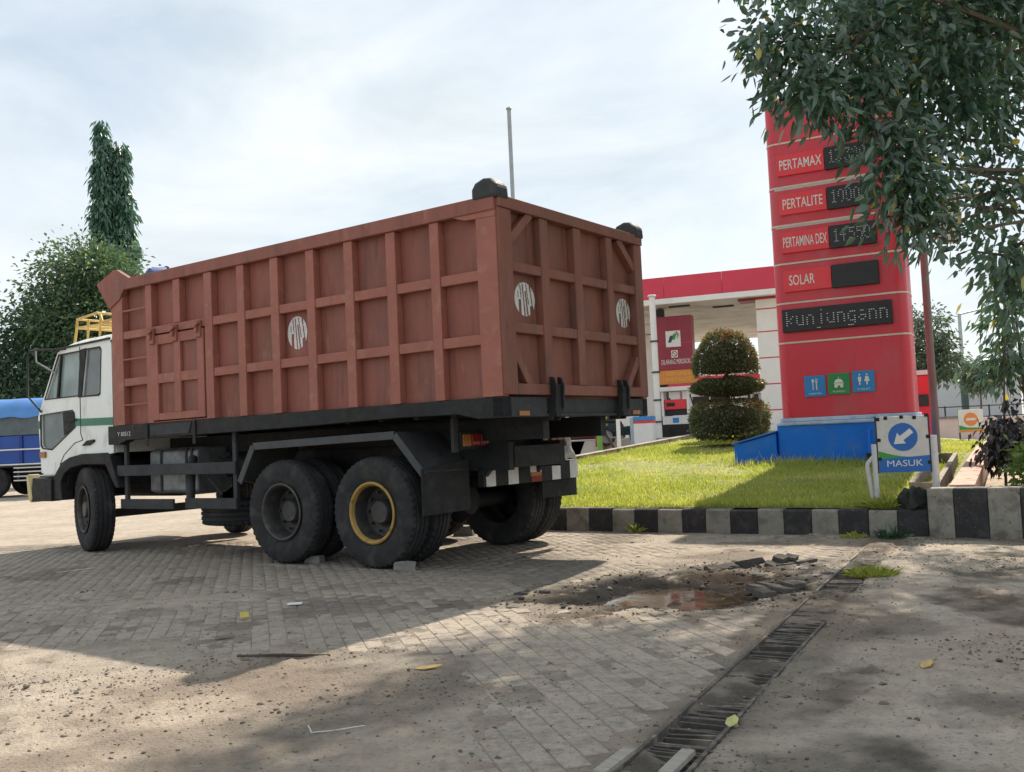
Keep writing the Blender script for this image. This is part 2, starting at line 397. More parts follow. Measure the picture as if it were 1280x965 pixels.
def stain_f(x, y):
    s, w = drain_d(x, y); pr = pot_r(x, y); f = fbm(x, y, 1.9, 5, 15); f2 = fbm(x, y, 6, 4, 16)
    st = 1.0*sstep(1.35, .8, pr)*sstep(.25, .5, f2+.3*sstep(1.1, .6, pr))
    st = np.maximum(st, .72*sstep(.15, .09, np.abs(w))*(.55+.45*sstep(.35, .6, f2))*sstep(-.5, .2, s)*sstep(DLEN+.05, DLEN-.2, s))
    st = np.maximum(st, .55*np.exp(-(w/.32)**2)*sstep(.35, .6, f))
    bx, by = x+.2-1.1*y*0, y
    st = np.maximum(st, .8*np.exp(-(((x-1.75)/.75)**2+((y-8.05)/.5)**2))*sstep(.3, .55, f2))
    st = np.maximum(st, .72*sstep(.48, .66, f)*sstep(.1, .5, w)*(.6+.4*sstep(.35, .6, f2)))                 # dark blotches right of the drain
    st = np.maximum(st, .42*sstep(.50, .66, fbm(x, y, 1.2, 5, 18)))             # general grime
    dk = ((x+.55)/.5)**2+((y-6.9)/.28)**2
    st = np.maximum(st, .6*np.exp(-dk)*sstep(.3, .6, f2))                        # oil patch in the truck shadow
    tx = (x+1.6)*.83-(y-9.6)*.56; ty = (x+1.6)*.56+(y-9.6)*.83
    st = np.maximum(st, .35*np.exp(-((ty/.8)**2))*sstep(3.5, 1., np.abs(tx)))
    return np.clip(st, 0, 1)
gx = np.arange(-7.2, 7.01, .03); gy = np.arange(2.2, 13.4, .03)
GX, GY = np.meshgrid(gx, gy, indexing='ij'); hx, hy = GX.ravel(), GY.ravel()
tt, nn = to_tn(hx, hy)
HZ = dirt_h(hx, hy)
edge = np.minimum(np.minimum(sstep(-7.2, -6.4, hx), sstep(13.4, 12.6, hy)), 1)
HZ = HZ*edge+(1-edge)*(-.012)
HZ = np.where((nn > .03) & (tt > -3.7), np.minimum(HZ, -.03), HZ)
idx = np.arange(hx.size).reshape(GX.shape)
F = np.stack([idx[:-1, :-1], idx[1:, :-1], idx[1:, 1:], idx[:-1, 1:]], -1).reshape(-1, 4)
clay = .35*sstep(.7, .4, pot_r(hx, hy))*sstep(.52, .66, fbm(hx, hy, 3.1, 3, 21))+.12*sstep(.5, .7, fbm(hx, hy, .9, 3, 22))
yard = npmesh('paved_yard', np.stack([hx, hy, HZ], 1), F, M_DIRT, smooth=True, attrs=dict(stain=np.maximum(stain_f(hx, hy), .30*sstep(.5, .0, dirt_cover(hx, hy))), clay=clay), kind='structure')

# ---- concrete pavers of the yard
BA = R(105); bu = V(math.cos(BA), math.sin(BA)); bw = V(bu[1], -bu[0])      # bu = long side of the pavers
BL, BW, GAP = .212, .106, .0035
pl = []
for i in range(-95, 75):
    for j in range(-5, 72):
        c = bw*(i*BW)+bu*((j+(.5 if i % 2 else 0))*BL)
        pl.append((c[0], c[1], i, j))
pl = np.array(pl); bx_, by_ = pl[:, 0], pl[:, 1]
u_, v_, dpt = project(np.stack([bx_, by_, 0*bx_], 1))
tt, nn = to_tn(bx_, by_); ss, ww = drain_d(bx_, by_)
keep = (dpt > 2) & (u_ > -60) & (u_ < 1340) & (v_ < 1010) & (nn < -.10) & (ww < -.24) & (by_ < 13.0) & (bx_ > -7.0) & (pot_r(bx_, by_) > 1.02) & (dirt_cover(bx_, by_) < .93)
bx_, by_, u_, v_, dpt = bx_[keep], by_[keep], u_[keep], v_[keep], dpt[keep]
nb = len(bx_)
bz = -.001+.0016*rng.standard_normal(nb)+.006*(fbm(bx_, by_, 1.1, 3, 30)-.5)
prb = pot_r(bx_, by_); near = np.exp(-((prb-1.0)/.25)**2)
bz += near*rng.uniform(-.02, .012, nb)
tiltx = rng.normal(0, .006, nb)+near*rng.normal(0, .10, nb); tilty = rng.normal(0, .008, nb)+near*rng.normal(0, .10, nb)
brot = rng.normal(0, .012, nb)+near*rng.normal(0, .12, nb)
btint = np.clip(rng.normal(.45, .25, nb), 0, 1)
BT = .05
def brick_template():
    l, w, bev = (BL-GAP)/2, (BW-GAP)/2, .0035
    v = [(-l, -w, -BT), (l, -w, -BT), (l, w, -BT), (-l, w, -BT), (-l, -w, -bev), (l, -w, -bev), (l, w, -bev), (-l, w, -bev),
         (-l+bev, -w+bev, 0), (l-bev, -w+bev, 0), (l-bev, w-bev, 0), (-l+bev, w-bev, 0)]
    f = [(0, 1, 5, 4), (1, 2, 6, 5), (2, 3, 7, 6), (3, 0, 4, 7), (4, 5, 9, 8), (5, 6, 10, 9), (6, 7, 11, 10), (7, 4, 8, 11), (8, 9, 10, 11)]
    return np.array(v), np.array(f)
BTV, BTF = brick_template()
inframe = (u_ > 5) & (u_ < 1275) & (v_ < 960) & (dirt_cover(bx_, by_) < .55)
order = np.argsort(np.where(inframe, dpt, 1e9)); big = np.zeros(nb, bool); big[order[:300]] = True
st_b = stain_f(bx_, by_)
shared = []
for k in range(5):                                   # five shades of paver, shared mesh data
    me = bpy.data.meshes.new('brick'); me.from_pydata([tuple(v) for v in BTV], [], [tuple(f) for f in BTF]); me.update()
    a = me.attributes.new('tint', 'FLOAT', 'POINT'); a.data.foreach_set('value', np.full(len(BTV), .1+.2*k, np.float32)); me.materials.append(M_BRICK); shared.append(me)
for i in np.where(big)[0]:
    o = bpy.data.objects.new('brick', shared[min(4, int(btint[i]*5))]); COL.objects.link(o); o.parent = yard
    o.location = (bx_[i], by_[i], bz[i]); o.rotation_euler = (tiltx[i], tilty[i], BA+brot[i])
rest = np.where(~big)[0]
ca, sa = np.cos(BA+brot[rest]), np.sin(BA+brot[rest])
lx = BTV[None, :, 0]; ly = BTV[None, :, 1]; lz = BTV[None, :, 2]-lx*tilty[rest][:, None]+ly*tiltx[rest][:, None]
wx = bx_[rest][:, None]+lx*ca[:, None]-ly*sa[:, None]; wy = by_[rest][:, None]+lx*sa[:, None]+ly*ca[:, None]; wz = lz+bz[rest][:, None]
vv = np.stack([wx, wy, wz], -1).reshape(-1, 3); ff = (BTF[None]+(np.arange(len(rest))*len(BTV))[:, None, None]).reshape(-1, 4)
npmesh('brick_field', vv, ff, M_BRICK, yard, tint=np.repeat(btint[rest], len(BTV)), attrs=dict(stain=np.repeat(st_b[rest], len(BTV))), kind='stuff')

# ---- water in the pothole
M_WATER = mat('muddy_water', (.030, .022, .016), .05, var=.3, scale=6, col2=(.055, .036, .024), c2lo=.45, c2hi=.6, spec=.6, world_space=True)
mb = MB(); ring = []
for k in range(40):
    a = 2*math.pi*k/40
    ring.append((POT[0]+.05+math.cos(a)*1.0, POT[1]-.1+math.sin(a)*.85, -.072))
mb.v = ring; mb.f = [tuple(range(40))]
mb.build('puddle', M_WATER, kind='structure')

# ---- kerb with painted stones (local x along kerb, y towards the lawn)
M_KW = mat('kerb_white_paint', (.25, .24, .205), .85, var=.2, scale=9, col2=(.13, .12, .10), c2scale=6, c2lo=.50, c2hi=.66, col3=(.06, .058, .055), c3scale=22, c3lo=.60, c3hi=.68, bump=.35, bscale=50, world_space=True)
M_KB = mat('kerb_black_paint', (.028, .028, .03), .8, var=.3, scale=9, col2=(.07, .068, .062), c2scale=7, c2lo=.52, c2hi=.7, col3=(.14, .13, .11), c3scale=24, c3lo=.62, c3hi=.70, bump=.35, bscale=50, world_space=True)
kerb = empty('kerb', (K0[0], K0[1], 0), KANG, kind='structure')
ke = [-3.34, -3.02, -2.70, -2.37, -2.05, -1.73, -1.41, -1.09, -.73, -.41, -.07, .25, .57, .86, 1.16, 1.47, 1.76, 2.05, 2.36, 2.65, 2.95, 3.23, 3.53, 3.81, 4.105]
for i in range(len(ke)-1):
    white = (i % 2 == 0) if False else ((len(ke)-2-i) % 2 == 1)
    a, b = ke[i]+.003, ke[i+1]-.003; dz = random.uniform(-.012, .010); dy = random.uniform(-.012, .010)
    mbk = MB().prism([(0+dy, -.05), (.15+dy, -.05), (.15+dy, .265+dz), (.035+dy, .27+dz), (0.012+dy, .25+dz)], (a, 0, 0), (0, 1, 0), (0, 0, 1), (1, 0, 0), b-a)
    mbk.build('kerb_stone', M_KW if white else M_KB, kerb, .008)
# raised end block of the kerb, black and white bands
blk = empty('low_wall', (K0[0], K0[1], 0), KANG, label='waist-low concrete wall banded black and white at the right end of the kerb', category='wall')
be = [4.11, 4.35, 4.65, 4.93, 5.22, 5.5, 5.8, 6.1]
for i in range(len(be)-1):
    a, b = be[i]+.002, be[i+1]-.002
    MB().prism([(-.03, -.05), (.24, -.05), (.24, .48), (-.015, .485), (-.03, .47)], (a, 0, 0), (0, 1, 0), (0, 0, 1), (1, 0, 0), b-a).build('painted_band', M_KW if i % 2 == 0 else M_KB, blk, .01)

# ---- lawn island terrain
M_SOIL = mat('lawn_soil', (.20, .18, .09), .95, var=.3, scale=4, col2=(.17, .22, .05), c2scale=2.2, c2lo=.4, c2hi=.6, bump=.5, bscale=30, world_space=True)
def lawn_pt(a, n):
    tl, tr = -3.5-.1*n, 4.18-.12*n
    t = tl+(tr-tl)*a; p = tn(t, n)
    return (p[0], p[1], float(lawn_z(n, t))+.05*(float(fbm(np.array(p[0]), np.array(p[1]), .7, 3, 40))-.5))
MB().grid(lawn_pt, np.linspace(0, 1, 40), np.linspace(.12, 16, 60)).build('lawn', M_SOIL, smooth=60, kind='structure')
# forecourt and driveway behind
M_CONC = mat('forecourt_concrete', (.36, .32, .27), .9, var=.15, scale=1.5, col2=(.22, .20, .17), c2scale=.8, c2lo=.5, c2hi=.7, bump=.2, bscale=25, world_space=True)
def fore_pt(t, n):
    p = tn(t, n); k = float(sstep(-9., -5.5, np.array(t))) if n < 16 else float(sstep(-24., -14., np.array(t)))
    z = float(lawn_z(np.array(max(n, 0.)), t))-.05-.2*float(sstep(3., 0., np.array(n)))
    return (p[0], p[1], z*k-.03*(1-k)-.0)
MB().grid(fore_pt, np.linspace(-9.2, -3.3, 24), np.linspace(.6, 16, 20)).build('driveway', M_CONC, smooth=60, kind='structure')
MB().grid(fore_pt, np.linspace(-24, 60, 30), np.linspace(16.0, 90, 20)).build('forecourt', M_CONC, smooth=60, kind='structure')
# garden soil right of the pink wall
M_SAND = mat('garden_sand', (.40, .31, .22), .95, var=.2, scale=5, col2=(.2, .15, .09), c2scale=3, bump=.5, bscale=25, world_space=True)
def gard_pt(a, n):
    tl = 4.0-.12*n; t = tl+a*14; p = tn(t, n); return (p[0], p[1], .20+.024*n+.04*float(fbm(np.array(p[0]), np.array(p[1]), 1.5, 3, 44)))
MB().grid(gard_pt, np.linspace(0, 1, 20), np.linspace(.2, 16.2, 24)).build('garden_bed', M_SAND, smooth=60, kind='structure')

# ---- edging walls of the lawn island
M_EDGE = mat('old_edging_concrete', (.33, .28, .22), .92, var=.2, scale=6, col2=(.16, .11, .08), c2scale=4, c2lo=.45, c2hi=.65, bump=.4, bscale=30, world_space=True)
mb = MB(); ns = np.linspace(.4, 15.6, 30)
for i in range(len(ns)-1):
    p, q = tn(-3.5-.1*ns[i], ns[i]), tn(-3.5-.1*ns[i+1], ns[i+1])
    zl, zq = float(lawn_z(ns[i])), float(lawn_z(ns[i+1]))
    mb.bar((p[0], p[1], zl-.02), (q[0], q[1], zq-.02), .22, .22)
mb.build('lawn_edging', M_EDGE, kind='structure')
M_PINK = mat('pink_plaster', (.52, .33, .26), .9, var=.12, scale=4, col2=(.34, .22, .17), c2scale=5, c2lo=.5, c2hi=.72, bump=.25, bscale=40, world_space=True)
pw = empty('garden_wall', (0, 0, 0), label='low pink plastered wall running back from the banded wall', category='wall')
mb = MB(); cp = MB()
nseg = np.linspace(.26, 8.5, 8)
for i in range(len(nseg)-1):
    a, b = nseg[i], nseg[i+1]; p, q = tn(4.42-.13*a, a), tn(4.42-.13*b, b)
    mb.bar((p[0], p[1], .24+.02*a), (q[0], q[1], .24+.02*b), .20, .42); cp.bar((p[0], p[1], .47+.02*a), (q[0], q[1], .47+.02*b), .23, .045)
mb.build('wall_body', M_PINK, pw); cp.build('coping', M_PINK, pw)
tr = empty('concrete_trough', (0, 0, 0), label='narrow empty concrete planter trough beside the pink wall', category='planter')
for nm, off in (('side_wall', -.06), ('side_wall', .20)):
    m2 = MB(); p, q = tn(3.90+off-.1*1.1, 1.1), tn(3.90+off-.13*5.6, 5.6); m2.bar((p[0], p[1], .36), (q[0], q[1], .52), .06, .24); m2.build(nm, M_EDGE, tr)
for nq in (1.08, 5.62):
    m2 = MB(); p, q = tn(3.86-.13*nq, nq), tn(4.08-.13*nq, nq); zz = .36+(nq-1.1)*.036; m2.bar((p[0], p[1], zz), (q[0], q[1], zz), .06, .235); m2.build('end_wall', M_EDGE, tr)

# ================================================================== DUMP TRUCK (local: x backwards from the tailgate, y to its far side, z up)
TR = empty('dump_truck', (-.0763, 8.0792, 0), R(-35.674), label='large dump truck with rust red ribbed tipper bed and white cab', category='truck')
M_RED = mat('oxide_red_paint', (.245, .080, .057), .62, var=.14, scale=2.2, stretch=(1, 1, .35), col2=(.17, .068, .052), c2scale=3.5, c2lo=.48, c2hi=.72, col3=(.34, .18, .13), c3scale=7, c3lo=.60, c3hi=.82, c3stretch=(1, 1, .3), bump=.7, bscale=3, col4=(.105, .048, .038))
M_REDR = mat('oxide_red_ribs', (.305, .108, .078), .66, var=.12, scale=3, col2=(.37, .18, .132), c2scale=6, c2lo=.55, c2hi=.78, bump=.45, bscale=6, col4=(.19, .085, .068), c4lo=.6, c4hi=.74)
M_REDB = mat('oxide_red_tailgate', (.215, .080, .055), .68, var=.16, scale=2.5, stretch=(1, 1, .35), col2=(.15, .068, .05), c2scale=4, c2lo=.48, c2hi=.7, col3=(.05, .04, .036), c3scale=6, c3lo=.66, c3hi=.8, c3stretch=(1, 1, .3), bump=.7, bscale=3.5, col4=(.10, .05, .042))
M_BLACK = mat('chassis_black', (.017, .018, .020), .65, var=.3, scale=6, spec=.3, col2=(.035, .033, .03), c2scale=5, c2lo=.55, c2hi=.8, bump=.1, bscale=40)
M_DARKG = mat('dusty_dark_grey', (.040, .044, .048), .7, var=.25, scale=6, spec=.3, col2=(.07, .066, .06), c2scale=6, c2lo=.55, c2hi=.8)
M_WHITE = mat('cab_white_paint', (.76, .79, .78), .38, var=.06, scale=2.5, col2=(.40, .40, .37), c2scale=4, c2lo=.55, c2hi=.8, stretch=(1, 1, .5), col3=(.25, .2, .15), c3scale=9, c3lo=.70, c3hi=.82, c3stretch=(1, 1, .4))
M_GREEN = mat('green_stripe', (.02, .17, .10), .4, var=.1)
M_YEL = mat('yellow_paint', (.62, .42, .12), .5, var=.15, scale=8, col2=(.35, .24, .1), c2scale=12, c2lo=.58, c2hi=.75)
M_RUB = mat('tyre_rubber', (.028, .029, .031), .85, var=.2, scale=8, spec=.25, col2=(.085, .078, .07), c2scale=5, c2lo=.5, c2hi=.8, bump=.15, bscale=60)
M_RIM = mat('rim_dark_steel', (.045, .045, .045), .55, metal=.2, var=.3, scale=9, col2=(.12, .09, .06), c2scale=10, c2lo=.55, c2hi=.75)
M_RIMY = mat('rim_yellow_ring', (.36, .22, .05), .55, var=.2, scale=10, col2=(.12, .08, .04), c2scale=9, c2lo=.55, c2hi=.7)
M_STEEL = mat('bare_steel', (.30, .30, .30), .45, metal=.7, var=.15, scale=10)
M_TANK = mat('tank_grey', (.22, .24, .25), .5, metal=.3, var=.2, scale=5, col2=(.1, .09, .08), c2scale=6, c2lo=.5, c2hi=.75)
M_RBLK = mat('flap_rubber', (.018, .019, .02), .75, var=.25, scale=5, spec=.3, col2=(.045, .042, .038), c2scale=4, c2lo=.5, c2hi=.75)
M_WPAINT = mat('white_marking', (.62, .63, .62), .6, var=.12, scale=20, col2=(.3, .28, .26), c2scale=14, c2lo=.6, c2hi=.75)
M_REDL = mat('red_lens', (.22, .015, .012), .25, var=.1); M_ORG = mat('orange_lens', (.34, .12, .02), .3, var=.12)
G_CAB = glass_mat('cab_glass', (.62, .80, .79), .42); G_DARK = glass_mat('dark_cab_glass', (.42, .48, .49), .42)
L_, W_, ZB, ZT = -5.70, 2.56, 1.51, 3.22

# cargo bed: sheet walls, floor and front wall; ribs as sub-parts
mb = MB(); mb.box(L_+.02, -.02, .085, .105, ZB+.003, ZT-.03); mb.box(L_+.02, -.02, W_-.105, W_-.085, ZB+.003, ZT-.03)
mb.box(L_+.02, -.09, .11, W_-.11, ZB+.02, ZB+.06); mb.box(L_+.02, L_+.06, .11, W_-.11, ZB+.065, ZT+.1)
bed = mb.build('cargo_bed', M_RED, TR)
RIBX = [(-3.95, -3.82), (-3.40, -3.285), (-2.875, -2.755), (-2.345, -2.23), (-1.815, -1.70), (-1.27, -1.155), (-.74, -.635)]
ZM1, ZM2, ZTR = (2.51, 2.60), (1.96, 2.05), 3.09
for side_ in (0, 1):
    def yy(a, b): return (a, b) if side_ == 0 else (W_-b, W_-a)
    def bb(n, x0, x1, a, b, z0, z1, m=M_REDR, bev=.006): y0, y1 = yy(a, b); return B(n, m, bed, x0, x1, y0, y1, z0, z1, bev)
    bb('rib', L_, L_+.22, 0, .0848, ZB, ZTR-.002); bb('rib', -.215, -.004, -.002, .0848, ZB, ZTR-.03)
    bb('rib', -5.02, -4.905, 0, .0848, ZB, ZTR-.002)
    for a, b in RIBX: bb('rib', a, b, 0, .0848, ZB, ZTR-.002)
    if side_ == 0: bb('rib', -4.50, -4.38, 0, .0848, ZM1[1]+.002, ZTR-.002)
    bb('top_rail', L_-.02, -.004, -.018, .078, ZTR, ZT, M_RED, .01)
    segs = [(-5.48, -5.02)]+[(RIBX[i][1], RIBX[i+1][0]) for i in range(len(RIBX)-1)]+[(-.635, -.215)]
    for z0, z1 in (ZM1, ZM2):
        for a, b in segs: bb('cross_rail', a+.001, b-.001, .008, .0845, z0, z1)
    bb('cross_rail', -4.905, -3.95, .004, .0845, ZM1[0]+.004, ZM1[1]); bb('cross_rail', -4.9, -3.952, .008, .0845, ZB, ZB+.012)
    if side_ == 1: bb('cross_rail', -4.905, -3.95, .008, .0845, *ZM2)
    # bent gusset where the top rail meets the rear post, and front horn plate
    y0 = yy(-.012, .0)[0]
    MB().prism([(-.46, ZTR+.001), (-.004, ZTR+.001), (-.004, ZTR-.055), (-.33, ZTR-.045)], (0, yy(-.008, .054)[0], 0), (1, 0, 0), (0, 0, 1), (0, 1, 0), .062).build('gusset', M_REDR, bed, .004)
    MB().prism([(-5.98, 3.22), (-5.62, 3.345), (-5.56, 3.345), (-5.32, ZT+.001), (-5.5, ZTR-.1), (L_-.02, ZTR-.2)], (0, yy(-.016, .05)[0], 0), (1, 0, 0), (0, 0, 1), (0, 1, 0), .066).build('horn_plate', M_RED, bed, .006)
    for z in (2.84, 2.27, 1.74):
        ya = .012 if side_ == 0 else W_-.012
        MB().tube([(-5.48, ya, z), (-5.02, ya, z)], .011, 6).build('ladder_rung', M_STEEL if z > 3 else M_REDR, bed, smooth=40)
B('front_cap', M_RED, bed, -5.96, -5.62, .06, W_-.06, 3.205, 3.232)
# welded seam under the bed side: dark line strip + sill beam
for side_ in (0, 1):
    def yy(a, b): return (a, b) if side_ == 0 else (W_-b, W_-a)
    y0, y1 = yy(.004, .12)
    MB().prism([(L_-.13, 1.29), (L_-.13, 1.507), (-.004, 1.507), (-.004, 1.33), (-.28, 1.33), (-.5, 1.38), (-1.2, 1.385), (-2.6, 1.36), (-5.45, 1.335), (-5.62, 1.285)], (0, y0, 0), (1, 0, 0), (0, 0, 1), (0, 1, 0), y1-y0).build('sill_beam', M_BLACK, bed, .006)
    if side_ == 0:
        MB().prism([(-4.97, 1.365), (-4.97, 1.485), (-4.22, 1.49), (-4.27, 1.37)], (0, -.006, 0), (1, 0, 0), (0, 0, 1), (0, 1, 0), .008).build('sill_panel', M_DARKG, bed, .003)
        for x in (-5.04, -4.17): B('hinge_strap', M_BLACK, bed, x-.025, x+.025, -.012, .0, 1.25, 1.515, .004)
        text('lettering', 'Y 80512', M_WPAINT, bed, (-5.5, .004, 1.385), (1, 0, 0), (0, 0, 1), .05, .26, .003)
# side door in the left wall
DR = MB().box(-4.945, -3.975, .030, .052, 1.535, 2.495).build('side_door', M_RED, TR)
for n_, x0, x1, z0, z1 in (('stile', -4.945, -4.80, 1.535, 2.495), ('stile', -4.50, -4.385, 1.612, 2.388), ('stile', -4.085, -3.972, 1.535, 2.495)):
    B(n_, M_REDR, DR, x0, x1, -.006, .030, z0, z1, .005)
for x0, x1 in ((-4.80, -4.50), (-4.385, -4.085)):
    B('door_rail', M_REDR, DR, x0, x1, -.003, .029, 2.388, 2.495, .004); B('door_rail', M_REDR, DR, x0, x1, -.003, .029, 1.95, 2.055, .004)
B('door_rail', M_REDR, DR, -4.80, -4.085, -.003, .029, 1.535, 1.612, .004)
B('door_rail', M_REDR, DR, -4.5, -4.385, -.0045, .029, 2.388, 2.494, .004)
for x in (-4.885, -4.465, -4.04):
    m2 = MB(); m2.box(x-.045, x+.045, -.03, -.004, 2.40, 2.58); m2.box(x-.02, x+.02, -.06, -.03, 2.45, 2.54); m2.prism([(-.075, 0), (0, .045), (.075, .012), (0, -.03)], (x, -.075, 2.53), (1, 0, 0), (0, 0, 1), (0, 1, 0), .03)
    m2.build('latch', M_REDR, DR, .004)
# tailgate
TG = MB().box(-.088, -.068, .03, W_-.03, 1.525, 3.2).build('tailgate', M_REDB, TR)
def tg(n, y0, y1, z0, z1, x0=-.068, x1=.012, m=M_REDB, bev=.006): return B(n, m, TG, x0, x1, y0, y1, z0, z1, bev)
tg('stile', .012, .205, 1.525, 3.118, x1=.016); tg('stile', 2.395, W_-.004, 1.525, 3.118, x1=.016)
for a, b in ((.65, .775), (1.215, 1.345), (1.825, 1.94)): tg('rib', a, b, 1.622, 3.118)
tg('top_rail', .012, W_-.004, 3.12, 3.222, x1=.03); tg('bottom_rail', .205, 2.395, 1.525, 1.62, x1=.018)
cells = [(.205, .65), (.775, 1.215), (1.345, 1.825), (1.94, 2.395)]
for z0, z1 in ((2.59, 2.675), (2.06, 2.15)):
    for a, b in cells: tg('cross_rail', a+.001, b-.001, z0, z1, x1=.006)
for ya, yb, za, zb in ((.20, .52, 2.86, 3.13), (2.40, 2.08, 2.86, 3.13), (.20, .42, 1.90, 1.60), (2.40, 2.14, 1.92, 1.60)):
    d = V(yb-ya, zb-za); d /= np.linalg.norm(d); nrm = V(-d[1], d[0])*.04
    MB().prism([(ya-nrm[0], za-nrm[1]), (yb-nrm[0], zb-nrm[1]), (yb+nrm[0], zb+nrm[1]), (ya+nrm[0], za+nrm[1])], (-.067, 0, 0), (0, 1, 0), (0, 0, 1), (1, 0, 0), .073).build('gusset', M_REDB, TG, .004)
for y0 in (.685, 1.895):
    m2 = MB(); m2.prism([(-.09, 1.30), (.02, 1.30), (.075, 1.42), (.085, 1.60), (.06, 1.68), (.02, 1.69), (.018, 1.40), (-.09, 1.36)], (0, y0, 0), (1, 0, 0), (0, 0, 1), (0, 1, 0), .025)
    m2.prism([(-.09, 1.30), (.02, 1.30), (.075, 1.42), (.085, 1.60), (.06, 1.68), (.02, 1.69), (.018, 1.40), (-.09, 1.36)], (0, y0+.12, 0), (1, 0, 0), (0, 0, 1), (0, 1, 0), .025)
    m2.box(.02, .06, y0+.025, y0+.12, 1.33, 1.62); m2.build('lock_hook', M_BLACK, TG, .004)
# hinge hoods on the upper rear corners
for y0, y1 in ((-.03, .16), (W_-.16, W_+.03)):
    pts = [(-.23, 3.19), (-.23, 3.29), (-.19, 3.345), (-.10, 3.375), (-.03, 3.365), (.035, 3.31), (.045, 3.19)]
    MB().prism(pts, (0, y0, 0), (1, 0, 0), (0, 0, 1), (0, 1, 0), y1-y0).build('hinge_hood', M_DARKG, TG, .03)
# black rear end frame below the tailgate
fr = MB(); fr.box(-.12, -.004, .004, .66, 1.335, 1.505); fr.box(-.12, -.004, 1.92+.14, W_-.004, 1.335, 1.505); fr.box(-.12, -.03, .66, 2.06, 1.36, 1.50); fr.box(-.13, .0, .66, 2.06, 1.335, 1.36)
RF = fr.build('rear_sill', M_DARKG, TR, .006)
for y0 in (.22, 2.22): B('reflector', M_ORG, RF, -.003, .006, y0, y0+.15, 1.345, 1.385)
# emblem on bed side and tailgate: striped letters cut out of a disc
def emblem(parent, name, O, U, W, rx, rz, N, m):
    n = 56; keepc = []
    def seg(u, v, x0, y0, x1, y1, w):
        if not (min(y0, y1) <= v <= max(y0, y1)): return False
        t = (v-y0)/(y1-y0); return abs(u-(x0+(x1-x0)*t)) < w
    for i in range(n):
        for j in range(n):
            u = -1+2*(i+.5)/n; v = -1+2*(j+.5)/n
            if u*u+v*v > 1: continue
            dark = (-.62 < u < -.34 and v < -.05) or seg(u, v, -.66, .5, -.63, .05, .03) or seg(u, v, -.43, .85, -.35, .05, .045) or seg(u, v, -.19, .9, -.02, -1, .055) \
                or seg(u, v, .07, .5, .28, -1, .07) or seg(u, v, .15, .9, .38, -.3, .045) or (u > .49 and v < -.33 and u-.49 < .33 and v < -.35) or seg(u, v, .52, .85, .58, .45, .07) or seg(u, v, .6, .42, .74, -.4, .05)
            if not dark: keepc.append((i, j))
    mbx = MB(); O, U, W, N = V(*O), V(*U), V(*W), V(*N)
    for i, j in keepc:
        k = len(mbx.v)
        for a, b in ((i, j), (i+1, j), (i+1, j+1), (i, j+1)): mbx.v.append(tuple(O+U*rx*(-1+2*a/n)+W*rz*(-1+2*b/n)+N*.003))
        mbx.f.append((k, k+1, k+2, k+3))
    return mbx.build(name, m, parent)
emblem(bed, 'emblem', (-2.578, .085, 2.305), (1, 0, 0), (0, 0, 1), .142, .165, (0, -1, 0), M_WPAINT)
emblem(TG, 'emblem', (-.068, .472, 2.375), (0, 1, 0), (0, 0, 1), .155, .15, (1, 0, 0), M_WPAINT)
emblem(TG, 'emblem', (-.068, 2.245, 2.39), (0, 1, 0), (0, 0, 1), .145, .15, (1, 0, 0), M_WPAINT)
# rolled tarpaulin at the head of the bed
M_BLUE = mat('blue_tarp', (.05, .10, .30), .6, var=.2, scale=4, col2=(.12, .2, .42), c2scale=5)
tarp = empty('rolled_tarpaulin', (0, 0, 0), label='small blue rolled tarpaulin lying on top of the tipper bed behind the cab', category='tarpaulin')
tarp.matrix_world = Matrix.Translation((-.0763, 8.0792, 0)) @ Matrix.Rotation(R(-35.674), 4, 'Z')
m2 = MB(); path = [(-5.36+.03*math.sin(i*1.1), .3+i*.2, 3.29+.02*math.sin(i*1.7)) for i in range(11)]
m2.tube(path, [.085+.02*math.sin(i*2.3) for i in range(11)], 12); m2.build('roll', M_BLUE, tarp, smooth=50)
for i in (1, 3, 5, 8):
    p = path[i]; MB().lathe([(.1, -.012), (.112, 0), (.1, .012)], p, (0, 1, 0), 12).build('tie_cord', M_DARKG, tarp)

# ---- wheels
def tyre_mesh(r=.52, w=.27, rim=.275):
    h = w/2
    prof = [(rim, -h*.72), (rim+.02, -h*.86), (rim+.11, -h), (r-.09, -h*.99), (r-.03, -h*.92), (r-.012, -h*.86), (r-.002, -h*.66), (r-.014, -h*.63), (r-.014, -h*.55), (r, -h*.52), (r, -h*.27), (r-.014, -h*.24), (r-.014, -h*.16), (r+.001, -h*.13),
            (r+.001, h*.13), (r-.014, h*.16), (r-.014, h*.24), (r, h*.27), (r, h*.52), (r-.014, h*.55), (r-.014, h*.63), (r-.002, h*.66), (r-.012, h*.86), (r-.03, h*.92), (r-.09, h*.99), (r+.0-.135, h), (rim+.02, h*.86), (rim, h*.72)]
    def mod(k, j):
        if j in (3, 4, 5, 6, 21, 22, 23, 24): return (-.016 if k % 2 == 0 else 0)*(1 if j in (4, 5, 22, 23) else .5)
        return 0
    return MB().lathe(prof, (0, 0, 0), (0, 1, 0), 96, mod)
TYRE = tyre_mesh().mesh('tyre', 32); TYRE.materials.append(M_RUB)
